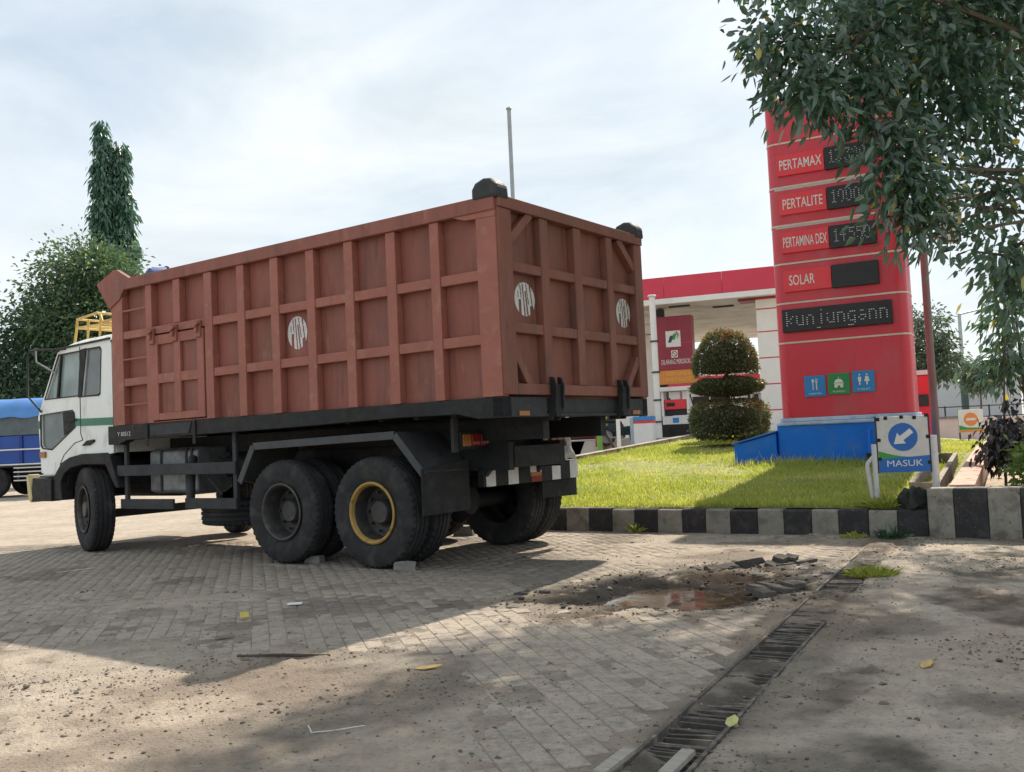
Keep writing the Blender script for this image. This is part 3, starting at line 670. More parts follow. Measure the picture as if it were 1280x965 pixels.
def rim_mb(face, deep):
    # face = -1: outer face towards -y ; deep dish of the rear duals
    if deep: prof = [(.285, -.125), (.268, -.12), (.255, -.10), (.245, -.02), (.235, .05), (.15, .07), (.125, .06), (.115, -.01), (.10, -.03), (.0, -.032)]
    else: prof = [(.285, -.10), (.265, -.10), (.25, -.07), (.22, -.03), (.17, -.045), (.12, -.06), (.10, -.10), (.085, -.12), (.0, -.122)]
    prof = [(r, h if face < 0 else -h) for r, h in prof]
    m2 = MB().lathe(prof, (0, 0, 0), (0, 1, 0), 40)
    for k in range(10):
        a = 2*math.pi*k/10; rr = .19 if deep else .165; y = (.045 if deep else -.055)*(1 if face < 0 else -1)
        m2.tube([(rr*math.cos(a), y+.03*(-face)*-1*0, rr*math.sin(a)), (rr*math.cos(a), y+.035*face, rr*math.sin(a))], .014, 6)
    return m2
def ring_mb(face):
    prof = [(.29, -.132), (.276, -.138), (.262, -.13), (.25, -.10), (.262, -.11), (.29, -.118)]
    return MB().lathe([(r, h if face < 0 else -h) for r, h in prof], (0, 0, 0), (0, 1, 0), 48)
RIMS = {}
def wheel(x, y, face, deep, dual, ring=None, steer=0, name='wheel'):
    w = empty(name, (x, y, .52), steer, TR)
    ys = [0]+([.315*(-face)] if dual else [])
    for yo in ys:
        t = bpy.data.objects.new('tyre', TYRE); COL.objects.link(t); t.parent = w; t.location = (0, yo, 0); t.rotation_euler = (0, random.uniform(0, 6), 0)
    key = (face, deep)
    if key not in RIMS: RIMS[key] = rim_mb(face, deep).mesh('rim', 35); RIMS[key].materials.append(M_RIM)
    r = bpy.data.objects.new('rim', RIMS[key]); COL.objects.link(r); r.parent = w
    ring_mb(face).build('rim_ring', ring or M_RIM, w, smooth=35)
    MB().lathe([(.0, face*.02), (.07, face*.02), (.085, face*.005), (.09, -face*.05)], (0, 0, 0), (0, 1, 0), 20).build('hub', M_RIM, w, smooth=40)
    return w
w2 = wheel(-1.60, .165, -1, True, True, M_RIMY); w2['label'] = 'rear dual wheel with yellow rim ring'
wheel(-2.852, .165, -1, True, True)
wheel(-1.60, W_-.165, 1, True, True); wheel(-2.852, W_-.165, 1, True, True)
wheel(-6.48, .20, -1, False, False, steer=R(-17)); wheel(-6.48, W_-.20, 1, False, False, steer=R(-17))

# ---- chassis
ch = MB(); ch.box(-7.35, -.55, .80, .88, .86, 1.12); ch.box(-7.35, -.55, 1.68, 1.76, .86, 1.12)
for x in (-.6, -1.0, -2.2, -3.5, -4.6, -5.6, -7.2): ch.box(x-.06, x+.06, .88, 1.68, .88, 1.08)
chassis = ch.build('chassis', M_BLACK, TR)
sf = MB(); sf.box(-5.65, -.1, .72, .82, 1.14, 1.34); sf.box(-5.65, -.1, 1.74, 1.84, 1.14, 1.34)
for x in np.arange(-5.5, -.2, .44): sf.box(x-.03, x+.03, .14, 2.42, 1.36, 1.50)
sf.build('bed_subframe', M_BLACK, TR)
for x in (-1.6, -2.852):
    m2 = MB(); m2.tube([(x, .35, .52), (x, W_-.35, .52)], .085, 12); m2.lathe([(.0, -.22), (.14, -.2), (.22, -.06), (.23, .06), (.14, .2), (.0, .22)], (x, W_/2, .54), (1, 0, 0), 16); m2.build('axle', M_BLACK, TR, smooth=40)
MB().bar((-6.36, .3, .45), (-6.36, W_-.3, .45), .1, .1).build('axle', M_BLACK, TR)
MB().tube([(-2.6, W_/2, .6), (-5.0, W_/2, .82)], .05, 10).build('drive_shaft', M_BLACK, TR, smooth=40)
for y in (.84, 1.72):
    m2 = MB()
    for k in range(5): m2.box(-2.95+k*.12, -1.5-k*.12, y-.05, y+.05, .66-.03*k+.1, .685-.03*k+.1)
    m2.build('leaf_spring', M_BLACK, TR)
m2 = MB(); m2.box(-6.95, -5.75, .9, 1.66, .62, 1.2); m2.build('engine', M_BLACK, TR, .05)
MB().tube([(-3.6, W_/2, .98), (-4.2, W_/2, 1.05), (-5.3, W_/2, 1.4)], .09, 12).build('lift_cylinder', M_BLACK, TR, smooth=40)
B('added_gap_panel', M_BLACK, TR, -3.6, -.95, .86, .90, 1.10, 1.40); B('added_gap_filler', M_BLACK, TR, -.98, -.92, .92, 2.40, 1.02, 1.345)  # dark panel and rear box added to shut out bright gaps under the bed
B('added_gap_panel', M_BLACK, TR, -5.7, -3.6, 1.3, 1.33, .75, 1.42)  # added panel, stops daylight showing through below the bed
# fuel tank, battery box, air tanks on the left side
ft = MB(); ft.prism([(.35+a, .96+b) for a, b in [(-.02, -.24), (.06, -.27), (.38, -.27), (.46, -.22), (.46, .22), (.38, .26), (.06, .26), (-.02, .22)]], (-5.50, 0, 0), (0, 1, 0), (0, 0, 1), (1, 0, 0), .92)
FT = ft.build('fuel_tank', M_TANK, TR, .02)
for x in (-5.28, -4.80, -4.70): B('tank_strap', M_DARKG, FT, x, x+.035, .318, .34, .72, 1.2)
MB().tube([(-4.62, .30, 1.1), (-4.55, .22, .95), (-4.55, .2, .62)], .05, 10).build('hose', M_DARKG, TR, smooth=40)
MB().tube([(-4.35, .62, .98), (-3.75, .62, .98)], .13, 14).build('air_tank', M_BLACK, TR, smooth=40)
# side guard
sg = MB(); sg.box(-5.80, -3.62, .09, .12, .915, 1.04); SG = sg.build('side_guard', M_DARKG, TR, .004)
B('guard_rail', M_DARKG, SG, -5.74, -4.72, .09, .12, .53, .645, .004); B('guard_rail', M_DARKG, SG, -4.50, -3.62, .09, .12, .54, .655, .004)
for x in (-5.70, -3.70): B('guard_post', M_DARKG, SG, x, x+.06, .122, .16, .54, 1.36, .004)
MB().bar((-4.30, .14, 1.02), (-4.12, .3, .68), .03, .03).build('brace', M_DARKG, SG)
# spare wheel hung flat
sp = empty('spare_wheel', (-4.14, .68, .47), 0, TR); sp.rotation_euler = (R(90), 0, 0)
t = bpy.data.objects.new('tyre', TYRE); COL.objects.link(t); t.parent = sp
r_ = bpy.data.objects.new('rim', RIMS[(-1, True)]); COL.objects.link(r_); r_.parent = sp
# rear fenders and mud flaps
for side_ in (0, 1):
    def ym(y): return y if side_ == 0 else W_-y
    path = [(-3.47, .84), (-3.24, 1.21), (-1.27, 1.25), (-.93, .88)]
    m2 = MB()
    for (xa, za), (xb, zb) in zip(path[:-1], path[1:]):
        m2.bar((xa, ym(.35), za), (xb, ym(.35), zb), .62, .025)
    fd = m2.build('rear_fender', M_DARKG, TR)
    m2 = MB()
    for (xa, za), (xb, zb) in zip(path[:-1], path[1:]):
        m2.bar((xa, ym(.03), za-.02), (xb, ym(.03), zb-.02), .022, .075)
    m2.build('fender_lip', mat('fender_blue_grey', (.03, .036, .042), .45, var=.25, scale=8), fd, .004)
    y0, y1 = sorted((ym(0.0), ym(.67)))
    MB().prism([(y0, .50+.02*(side_)), (y1, .505), (y1, .98), (y0, .92)], (-.945, 0, 0), (0, 1, 0), (0, 0, 1), (1, 0, 0), .014).build('mud_flap', M_RBLK, TR)
    y0, y1 = sorted((ym(.40), ym(.85)))
    tl = B('tail_lamp', M_BLACK, TR, -.90, -.80, y0, y1, 1.07, 1.24, .008)
    for k, mm in enumerate((M_ORG, M_REDL, M_REDL)):
        a = y0+.03+k*.135; B('lens', mm, tl, -.803, -.79, a, a+.12, 1.10, 1.21, .004)
    yb = ym(.365); B('lamp_bracket', M_DARKG, TR, -.86, -.82, yb-.03, yb+.03, 1.05, 1.36)
# rear bumper with painted bars
BP = B('rear_bumper', M_BLACK, TR, -.93, -.86, .80, 2.49, .70, .90, .008)
for k, (a, b) in enumerate(((.84, .99), (1.20, 1.37), (1.58, 1.78), (1.98, 2.14), (2.33, 2.485))):
    z0 = .80 if k == 2 else .703
    B('painted_bar', M_WPAINT, BP, -.861, -.8575, a, b, z0, .897)
B('reflector', M_REDL, BP, -.861, -.852, 1.59, 1.775, .703, .76, .003); B('reflector', M_ORG, BP, -.861, -.853, 1.58, 1.78, .762, .797, .003)
B('plate_light', M_DARKG, TR, -.92, -.88, 1.35, 1.75, .93, 1.0)
for y in (.84, 1.72): MB().bar((-.9, y, .8), (-.7, y, 1.0), .06, .06).build('bumper_bracket', M_BLACK, TR)
# crumpled sheet tucked above the right flap
m2 = MB()
def crum(u, v):
    return (-.84+.03*math.sin(9*u+4*v)+.02*math.sin(17*v), 2.07+.34*u+.10*v*(-1)+.02*math.sin(13*v+5*u), .90+.46*v+.02*math.sin(11*u))
m2.grid(crum, np.linspace(0, 1, 12), np.linspace(0, 1, 14)); m2.build('splash_cloth', mat('grey_plastic_sheet', (.42, .42, .42), .5, var=.3, scale=12, bump=.5, bscale=14), TR, smooth=70)
MB().tube([(-.82, 1.80, 1.38), (-.80, 1.86, 1.15), (-.84, 1.92, .95)], .035, 8).build('hose', M_BLACK, TR, smooth=40)

# ---- cab
CAB = empty('cab', (0, 0, 0), 0, TR)
YC0, YC1 = .09, 2.47
out = [(-7.50, .98), (-7.56, 1.70), (-7.43, 1.93), (-7.06, 2.50), (-6.98, 2.535), (-5.90, 2.56), (-5.86, 2.50), (-5.86, 1.20), (-6.0, 1.17), (-6.51, 1.17), (-6.78, 1.135), (-6.96, 1.08), (-7.13, .94)]
hole1 = [(-7.375, 1.925), (-7.03, 2.455), (-6.53, 2.47), (-6.60, 1.93)]
hole2 = [(-6.505, 1.915), (-6.455, 1.915), (-6.40, 2.48), (-6.10, 2.475), (-6.07, 2.44), (-6.12, 1.935), (-6.15, 1.915)]
hole2 = [(-6.52, 1.915), (-6.40, 2.475), (-6.11, 2.475), (-6.08, 2.44), (-6.12, 1.935), (-6.15, 1.915)]
hole3 = [(-7.485, 1.72), (-6.76, 1.745), (-6.71, 1.71), (-6.69, 1.535), (-7.22, 1.285), (-7.44, 1.30), (-7.485, 1.34)]
def plate(outline, holes, y, th):
    """sheet with cut-outs, made as a filled 2D outline in the x-z plane"""
    cu = bpy.data.curves.new('p', 'CURVE'); cu.dimensions = '2D'; cu.fill_mode = 'BOTH'; cu.extrude = th/2
    for ring in [outline]+holes:
        sp_ = cu.splines.new('POLY'); sp_.points.add(len(ring)-1); sp_.use_cyclic_u = True
        for pt, (a, b) in zip(sp_.points, ring): pt.co = (a, b, 0, 1)
    to = bpy.data.objects.new('p', cu); COL.objects.link(to); bpy.context.view_layer.update()
    me = bpy.data.meshes.new_from_object(to.evaluated_get(bpy.context.evaluated_depsgraph_get())); bpy.data.objects.remove(to); bpy.data.curves.remove(cu)
    co = np.empty(len(me.vertices)*3, np.float32); me.vertices.foreach_get('co', co); co = co.reshape(-1, 3)
    me.vertices.foreach_set('co', np.stack([co[:, 0], y+co[:, 2], co[:, 1]], 1).astype(np.float32).ravel()); me.update(); return me
def plate_obj(name, outline, holes, y, th, m, parent):
    me = plate(outline, holes, y, th); me.name = name; me.materials.clear(); me.materials.append(m)
    o = bpy.data.objects.new(name, me); COL.objects.link(o); o.parent = parent; return o
def prismy(name, pts, y, th, m, parent, bevel=0): return MB().prism(pts, (0, y, 0), (1, 0, 0), (0, 0, 1), (0, 1, 0), th).build(name, m, parent, bevel)
def loop_frame(ring, w):
    P = [V(*p) for p in ring]; c = sum(P)/len(P); return [tuple(c+(p-c)*(1+w/np.linalg.norm(p-c))) for p in P]
for side_ in (0, 1):
    def ym(y): return YC0+y if side_ == 0 else YC1-y
    sg_ = 1 if side_ == 0 else -1
    plate_obj('side_panel', out, [hole1, hole2, hole3], ym(.02), .04, M_WHITE, CAB)
    for nm, h, gm in (('door_window', hole1, G_CAB), ('rear_window', hole2, G_DARK), ('lower_window', hole3, G_DARK)):
        prismy(nm, h, ym(.022), .005, gm, CAB)
        plate_obj('window_seal', loop_frame(h, .022), [h], ym(-.001), .012, M_BLACK, CAB)
    prismy('window_divider', [(-7.10, 1.93), (-6.99, 2.46), (-6.965, 2.46), (-7.06, 1.93)], ym(.004)-.01, .02, M_BLACK, CAB)
    prismy('pillar_trim', [(-6.60, 1.90), (-6.53, 2.49), (-6.40, 2.50), (-6.52, 1.90)], ym(-.004)-.004, .008, M_BLACK, CAB)
    # door edge gap, green stripe, lower corner dark filler, drip rail, handle
    MB().tube([(-6.545, ym(-.002), 2.53), (-6.56, ym(-.002), 1.9), (-6.56, ym(-.002), 1.45), (-6.52, ym(-.002), 1.37)], .006, 6).build('door_gap', M_BLACK, CAB)
    MB().tube([(-6.52, ym(-.002), 1.37), (-6.7, ym(-.002), 1.34), (-6.95, ym(-.002), 1.2), (-7.05, ym(-.002), 1.08)], .005, 6).build('door_gap', M_BLACK, CAB)
    prismy('green_stripe', [(-6.55, 1.545), (-5.862, 1.53), (-5.862, 1.62), (-6.55, 1.635)], ym(-.004)-.002, .004, M_GREEN, CAB)
    prismy('green_stripe', [(-6.70, 1.55), (-6.565, 1.548), (-6.565, 1.636), (-6.70, 1.65)], ym(-.004)-.002, .004, M_GREEN, CAB)
    prismy('green_stripe', [(-7.545, 1.55), (-7.51, 1.55), (-7.51, 1.65), (-7.553, 1.65)], ym(-.004)-.002, .004, M_GREEN, CAB)
    prismy('door_pull', [(-6.97, 1.73), (-6.75, 1.735), (-6.70, 1.70), (-6.69, 1.54), (-6.95, 1.44)], ym(.004)-.003, .006, M_BLACK, CAB)
    B('door_handle', M_BLACK, CAB, -6.86, -6.64, ym(-.035)-.012, ym(-.035)+.012, 1.615, 1.645, .006)
    MB().tube([(-7.10, ym(-.015), 2.50), (-6.95, ym(-.015), 2.545), (-5.87, ym(-.015), 2.57)], .014, 6).build('drip_rail', M_DARKG, CAB)
    prismy('step_trim', [(-6.52, 1.30), (-6.40, 1.36), (-6.25, 1.37), (-6.24, 1.345), (-6.36, 1.30)], ym(-.006)-.02, .04, M_BLACK, CAB, .006)
    # black wheel-arch flare
    fl = [(-7.17, .64), (-7.16, .93), (-6.98, 1.10), (-6.79, 1.165), (-6.51, 1.20), (-5.98, 1.20), (-5.90, 1.16), (-5.72, .78), (-5.80, .78), (-6.0, 1.06), (-6.50, 1.07), (-6.76, 1.035), (-6.91, .97), (-7.0, .86), (-6.98, .64)]
    ya = ym(-.03) if side_ == 0 else ym(-.03)-.16
    prismy('wheel_arch', fl, ya, .16, M_BLACK, CAB, .01)
    y0, y1 = sorted((ym(.04), ym(.6)))
    m2 = MB(); ar = [(-7.0, .75), (-6.90, .98), (-6.73, 1.06), (-6.48, 1.095), (-5.98, 1.085), (-5.76, .8)]
    for (xa, za), (xb, zb) in zip(ar[:-1], ar[1:]): m2.bar((xa, (y0+y1)/2, za), (xb, (y0+y1)/2, zb), y1-y0, .02)
    m2.build('wheel_well', M_BLACK, CAB)
    B('indicator', M_ORG, CAB, -7.50, -7.37, ym(-.012)-.014, ym(-.012)+.014, 1.175, 1.25, .006)
    # mirror arms
    yq = ym(-.14); ya2 = ym(-.005)
    MB().tube([(-6.86, ya2, 2.53), (-7.30, yq, 2.55), (-7.47, yq, 2.555), (-7.525, yq, 2.50), (-7.54, yq, 1.97), (-7.46, ya2, 1.76)], .013, 7).build('mirror_arm', M_DARKG, CAB, smooth=50)
    MB().tube([(-7.33, yq, 2.54), (-7.32, yq, 2.40), (-7.10, ya2, 2.24)], .011, 7).build('mirror_arm', M_STEEL, CAB, smooth=50)
    yo_, so = yq, 0
    if side_: MB().box(-7.60, -7.565, yq-.11, yq+.07, 2.06, 2.42).build('mirror', M_BLACK, CAB, .01)
# skins between the two sides
sk = [(-7.50, .98), (-7.56, 1.70), (-7.43, 1.93), (-7.06, 2.50), (-6.98, 2.535)]
def skin(name, seg_, m, y0=YC0+.04, y1=YC1-.04, th=.03):
    mbx = MB()
    for (xa, za), (xb, zb) in zip(seg_[:-1], seg_[1:]): mbx.bar((xa+.012, (y0+y1)/2, za), (xb+.012, (y0+y1)/2, zb), y1-y0, th)
    return mbx.build(name, m, CAB)
skin('front_panel', [(-7.50, .98), (-7.56, 1.70), (-7.44, 1.91)], M_WHITE); skin('windscreen', [(-7.42, 1.94), (-7.07, 2.49)], G_CAB, th=.008)
skin('rear_panel', [(-5.885, 2.5), (-5.885, 1.2)], M_WHITE)
skin('cab_floor', [(-7.45, 1.22), (-5.9, 1.22)], M_BLACK)
rf = MB()
def roof(u, v):
    # u along x, v across
    x = -7.08+1.22*u; e = max(0, abs(v-.5)*2-.78)/.22; d = max(0, .28-u)/.28
    z = 2.545+(.105+.025*u)*(1-e*e)*(1-d*d); return (x+.0, YC0-.004+(YC1-YC0+.008)*v, z)
rf.grid(roof, np.linspace(0, 1, 16), np.linspace(0, 1, 26)); rf.build('roof', M_WHITE, CAB, smooth=50)
for y in (.45, 1.5):
    m2 = MB(); m2.box(-6.75, -6.25, y, y+.55, 1.23, 1.55); m2.prism([(-6.30, 1.5), (-6.14, 1.5), (-6.04, 2.12), (-6.14, 2.14)], (0, y, 0), (1, 0, 0), (0, 0, 1), (0, 1, 0), .55); m2.build('seat', M_DARKG, CAB, .04)
m2 = MB(); m2.lathe([(.19, -.012), (.205, 0), (.19, .012), (.178, 0), (.19, -.012)], (-6.98, W_-.75, 1.82), (-.5, 0, .85), 24); m2.build('steering_wheel', M_BLACK, CAB, smooth=50)
B('dashboard', M_DARKG, CAB, -7.42, -7.1, .16, 2.4, 1.3, 1.78, .04)
# front bumper
fb = B('front_bumper', M_BLACK, CAB, -7.72, -7.2, .14, W_-.14, .62, .93, .03)
for y0, y1 in ((.02, .17), (W_-.17, W_-.02)):
    MB().prism([(-7.76, .95), (-7.70, .97), (-7.62, .66), (-7.66, .60), (-7.72, .66)], (0, y0, 0), (1, 0, 0), (0, 0, 1), (0, 1, 0), y1-y0).build('bumper_corner', mat('cream_paint', (.55, .46, .24), .55, var=.15, scale=8), fb, .012)
    MB().prism([(-7.66, .62), (-7.62, .92), (-7.17, .90), (-7.17, .62)], (0, y0+.01, 0), (1, 0, 0), (0, 0, 1), (0, 1, 0), y1-y0-.02).build('bumper_side', M_BLACK, fb, .01)
    MB().prism([(-7.45, .95), (-7.43, 1.14), (-7.15, 1.12), (-7.15, .95)], (0, y0+.06, 0), (1, 0, 0), (0, 0, 1), (0, 1, 0), y1-y0-.10).build('corner_step', M_WHITE, CAB, .01)
for y in (.45, 1.95): MB().lathe([(.0, -.02), (.09, -.015), (.1, .02)], (-7.55, y+.1, 1.1), (1, 0, 0), 20).build('headlamp', G_CAB, CAB)
# yellow roof rack
RK = empty('roof_rack', (0, 0, 0), 0, CAB) if False else None
rk = MB()
for y in (.30, 2.26):
    rk.tube([(-7.02, y, 2.62), (-6.97, y, 2.80), (-6.95, y, 2.93), (-6.50, y, 2.965), (-6.42, y, 2.93), (-6.38, y, 2.84), (-5.95, y, 2.85)], .017, 8)
    rk.tube([(-6.97, y, 2.82), (-5.95, y, 2.80)], .015, 8)
    for x in (-6.72, -6.45, -6.12): rk.tube([(x, y, 2.63), (x+.03, y, 2.90 if x < -6.4 else 2.84)], .015, 8)
for x, z in ((-6.95, 2.93), (-6.97, 2.82), (-6.72, 2.82), (-6.45, 2.82), (-6.50, 2.965), (-6.38, 2.84), (-6.12, 2.82), (-5.95, 2.85)): rk.tube([(x, .30, z), (x, 2.26, z)], .015, 8)
rk.build('roof_rack', M_YEL, TR, smooth=50)

# ================================================================== CHOCK STONES, DRAIN, LITTER
M_STONE = mat('chock_stone', (.20, .19, .18), .9, var=.2, scale=12, bump=.5, bscale=40)
def rough_block(name, loc, dims, rz, m, jit=.12, seed=0, parent=None, rx=0, **tags):
    rg = random.Random(seed); bm = bmesh.new(); bmesh.ops.create_cube(bm, size=1)
    bmesh.ops.subdivide_edges(bm, edges=bm.edges[:], cuts=2, use_grid_fill=True)
    for v in bm.verts:
        l = v.co.length; v.co = v.co*(1-.12*max(0, (l-.6)))+Vector((rg.uniform(-1, 1), rg.uniform(-1, 1), rg.uniform(-1, 1)))*jit*.3
        v.co = Vector((v.co.x*dims[0], v.co.y*dims[1], (v.co.z+.5)*dims[2]))
    me = bpy.data.meshes.new(name); bm.to_mesh(me); bm.free(); me.materials.append(m)
    o = bpy.data.objects.new(name, me); COL.objects.link(o); o.location = loc; o.rotation_euler = (rx, 0, rz); o.parent = parent
    for k, v in tags.items(): o[k] = v
    return o
CG = 'stones chocking the truck wheels'
rough_block('chock_stone', (-2.05, 9.76, -.002), (.18, .09, .075), R(-25), M_STONE, .1, 1, label='squared grey stone wedged behind the middle dual wheel', category='stone', group=CG)
rough_block('chock_stone', (-1.04, 8.82, -.002), (.19, .10, .085), R(10), M_STONE, .2, 2, label='pale rounded stone wedged behind the yellow ringed wheel', category='stone', group=CG)
rough_block('chock_stone', (-.66, 11.9, -.002), (.25, .13, .12), R(-20), M_STONE, .15, 3, label='shaded stone under the truck before the far rear wheels', category='stone', group=CG)

M_GRATE = mat('rusty_grate', (.085, .076, .068), .75, metal=.3, var=.35, scale=20, col2=(.26, .225, .185), c2scale=9, c2lo=.5, c2hi=.7, world_space=True)
dg = empty('drain_grate', (DA[0], DA[1], 0), math.atan2(DDIR[1], DDIR[0])-math.pi/2, label='long rusty drain grate crossing the pavement towards the kerb', category='drain')
for w in (-.118, .115): MB().bar((w, -.6, -.008), (w, 3.1 if w > 0 else 6.9, -.006), .016, .03).build('frame_rail', M_GRATE, dg)
barm = MB().box(-.108, .108, -.0075, .0075, -.03, 0).mesh('grate_bar'); barm.materials.append(M_GRATE)
yb = -.55; k = 0
while yb < 6.7:
    if not (random.random() < .10):
        o = bpy.data.objects.new('grate_bar', barm); COL.objects.link(o); o.parent = dg
        o.location = (random.uniform(-.006, .006), yb, random.uniform(-.012, .002)-.004); o.rotation_euler = (random.gauss(0, .05), random.gauss(0, .02), random.gauss(0, .035))
    yb += random.uniform(.034, .044)
M_WOOD = mat('pale_batten', (.30, .275, .235), .85, var=.2, scale=15, stretch=(6, 1, 1))
for i, (x, y, a, lb) in enumerate(((.30, 3.44, 60, 'pale wooden batten lying left of the drain grate'), (.51, 3.40, 62, 'pale wooden batten lying on the right edge of the drain grate'))):
    rough_block('batten', (x, y, .004), (.26, .05, .02), R(a), M_WOOD, .03, 20+i, label=lb, category='batten', group='battens by the drain')

# loose pavers heaved up round the pothole
M_LOOSE = mat('dark_loose_paver', (.06, .057, .054), .95, var=.3, scale=10, spec=.1, col2=(.12, .105, .09), c2scale=6, c2lo=.5, c2hi=.7, bump=.3, bscale=40)
ORD = ['leftmost', 'second', 'third', 'fourth', 'fifth', 'sixth', 'seventh', 'eighth', 'ninth', 'tenth', 'eleventh', 'rightmost']
def nth(i, n): return 'leftmost' if i == 0 else ('rightmost' if i == n-1 else ORD[i]+' from the left')
heap = [(1.62, 8.02, 20, .02, 12), (1.74, 8.18, 80, .0, -8), (1.86, 8.02, 120, .04, 18), (1.95, 8.20, 35, .05, -15), (2.06, 8.08, 70, .02, 22), (2.02, 8.34, 150, .0, 5), (2.20, 8.28, 60, .06, 14), (2.33, 8.42, 65, .03, 10), (1.48, 8.12, 100, -.01, 8), (2.18, 8.10, 20, -.01, -12), (1.88, 8.36, 95, -.01, 6), (2.42, 8.24, 40, .0, -6)]
heap.sort(key=lambda h: h[0]/h[1])
for i, (x, y, a, z, tl) in enumerate(heap):
    o = rough_block('loose_paver', (x, y, z*.7-.042), (.205, .10, .06), R(a), M_LOOSE, .16, 40+i, rx=R(tl), label='dark grey loose paver, '+nth(i, 12)+' in the heap behind the puddle', category='paver', group='loose pavers heaped behind the puddle')
slabs = [(1.86, 7.02), (1.99, 7.16), (2.11, 7.30), (2.23, 7.45), (2.35, 7.60), (1.70, 6.86), (1.72, 7.12), (1.84, 7.28)]
slabs.sort(key=lambda h: h[0]/h[1])
for i, (x, y) in enumerate(slabs):
    rough_block('paver_slab', (x, y, -.046+.012*math.sin(i*2.1)), (.205, .10, .05), R(105)+random.uniform(-.2, .2), mat('grey_slab', (.115, .105, .095), .95, spec=.08, var=.2, scale=8, bump=.3, bscale=40), .03, 60+i, rx=R(random.uniform(-9, 9)),
                label='grey tilted slab, '+nth(i, 8)+' of those between puddle and drain', category='slab', group='slabs between puddle and drain')
# gravel and clods scattered over the yard
def scatter(name, n, fx, size, m, **tags):
    base = bmesh.new(); bmesh.ops.create_icosphere(base, subdivisions=1, radius=1); bv = np.array([v.co[:] for v in base.verts]); bf = np.array([[v.index for v in f.verts] for f in base.faces]); base.free()
    P = fx(n); n = len(P); sc = size*np.exp(rng.normal(0, .55, n)); ang = rng.uniform(0, 6.28, n)
    j = bv[None]*(1+rng.uniform(-.35, .35, (n, len(bv), 1))); j = j*np.array([1.1, .75, .5]); j *= sc[:, None, None]
    c, s = np.cos(ang)[:, None], np.sin(ang)[:, None]
    x = j[..., 0]*c-j[..., 1]*s+P[:, 0, None]; y = j[..., 0]*s+j[..., 1]*c+P[:, 1, None]; z = j[..., 2]+P[:, 2, None]
    return npmesh(name, np.stack([x, y, z], -1).reshape(-1, 3), (bf[None]+(np.arange(n)*len(bv))[:, None, None]).reshape(-1, 3), m, **tags)
def pts_gravel(n):
    x = rng.uniform(-5.5, 6, n*8); y = rng.uniform(2.9, 11, n*8); t, nq = to_tn(x, y); s, w = drain_d(x, y)
    band = np.exp(-((y-(4.7-.15*x))/.7)**2)*sstep(.9, -1.5, x)
    p = .10+.9*band*sstep(.4, .6, fbm(x, y, 1.6, 3, 50))+1.0*sstep(.0, .4, w)*sstep(.42, .60, fbm(x, y, 1.4, 3, 51))+.7*np.exp(-((pot_r(x, y)-1)/.3)**2)+.25*np.exp(-(w/.3)**2)
    k = (rng.random(n*8) < p*.6) & (nq < -.05); x, y = x[k][:n], y[k][:n]
    return np.stack([x, y, dirt_h(x, y)+.002], 1)
M_CLOD = mat('dark_clods', (.15, .13, .105), .95, var=.5, scale=30, spec=.1, col2=(.34, .28, .22), c2scale=12, world_space=True)
scatter('gravel', 19000, pts_gravel, .0042, M_CLOD, label='small dark gravel and clods strewn over the yard', category='gravel', kind='stuff')
def pts_clod(n):
    P = pts_gravel(n); return P
scatter('clods', 380, pts_clod, .0105, M_CLOD, label='larger dark clods of earth strewn over the yard', category='clods', kind='stuff')
def pts_rub(n):
    a = rng.uniform(0, 6.28, n*3); r = rng.uniform(.2, 1.5, n*3); x = POT[0]+.1+r*np.cos(a)*1.1; y = POT[1]+.15+r*np.sin(a)*.8
    pr = pot_r(x, y); k = rng.random(n*3) < np.exp(-((pr-.95)/.28)**2); x, y = x[k][:n], y[k][:n]
    return np.stack([x, y, dirt_h(x, y)+.004], 1)
scatter('rubble', 260, pts_rub, .011, M_LOOSE, label='dark broken rubble strewn round the pothole', category='rubble', kind='stuff')
# single bits of litter
def litter(name, pts, loc, rz, m, th, **tags):
    o = MB().prism(pts, (0, 0, 0), (1, 0, 0), (0, 1, 0), (0, 0, 1), th).build(name, m, None, **tags); o.location = loc; o.rotation_euler = (R(random.uniform(-6, 6)), R(random.uniform(-6, 6)), rz); return o
M_PAPER = mat('white_paper', (.68, .68, .68), .8, var=.1, scale=30); M_YLEAF = mat('dry_yellow_leaf', (.48, .33, .12), .7, var=.25, scale=25); M_TWIG = mat('twig', (.07, .055, .04), .9, var=.3)
litter('paper_scrap', [(-.05, -.03), (.05, -.035), (.06, .03), (-.03, .04), (-.055, .01)], (-1.67, 7.19, .012), .3, M_PAPER, .004, label='white scrap of paper on the shaded pavers', category='litter')
litter('plastic_scrap', [(-.03, -.02), (.03, -.02), (.02, .03), (-.01, .045)], (-1.90, 6.68, .02), .6, mat('yellow_plastic', (.66, .56, .10), .5, var=.1), .03, label='small yellow plastic scrap on the shaded pavers', category='litter')
LF = [(-.07, 0), (-.03, -.025), (.03, -.022), (.075, 0), (.03, .024), (-.03, .022)]
for x, y, a, lb, mm in ((-.49, 4.99, .2, 'dry yellow leaf at the edge of the tree shade left of the puddle', M_YLEAF), (.80, 3.85, 1.2, 'pale green fallen leaf right beside the drain grate', mat('pale_leaf', (.42, .42, .16), .7, var=.2, scale=20)), (-1.85, 6.05, .5, 'curled brown leaf on the shaded pavers', mat('brown_leaf', (.2, .15, .1), .8, var=.2)), (1.88, 4.6, .9, 'small yellow leaf on bare earth right of the drain', M_YLEAF)):
    litter('fallen_leaf', LF, (x, y, .012), a, mm, .004, label=lb, category='leaf', group='fallen leaves')
litter('white_strip', [(-.18, -.012), (.18, -.006), (.18, .010), (-.18, .014)], (-4.55, 10.0, .006), .5, M_PAPER, .003, label='white strip of packaging on the pavers near the front wheel', category='litter')
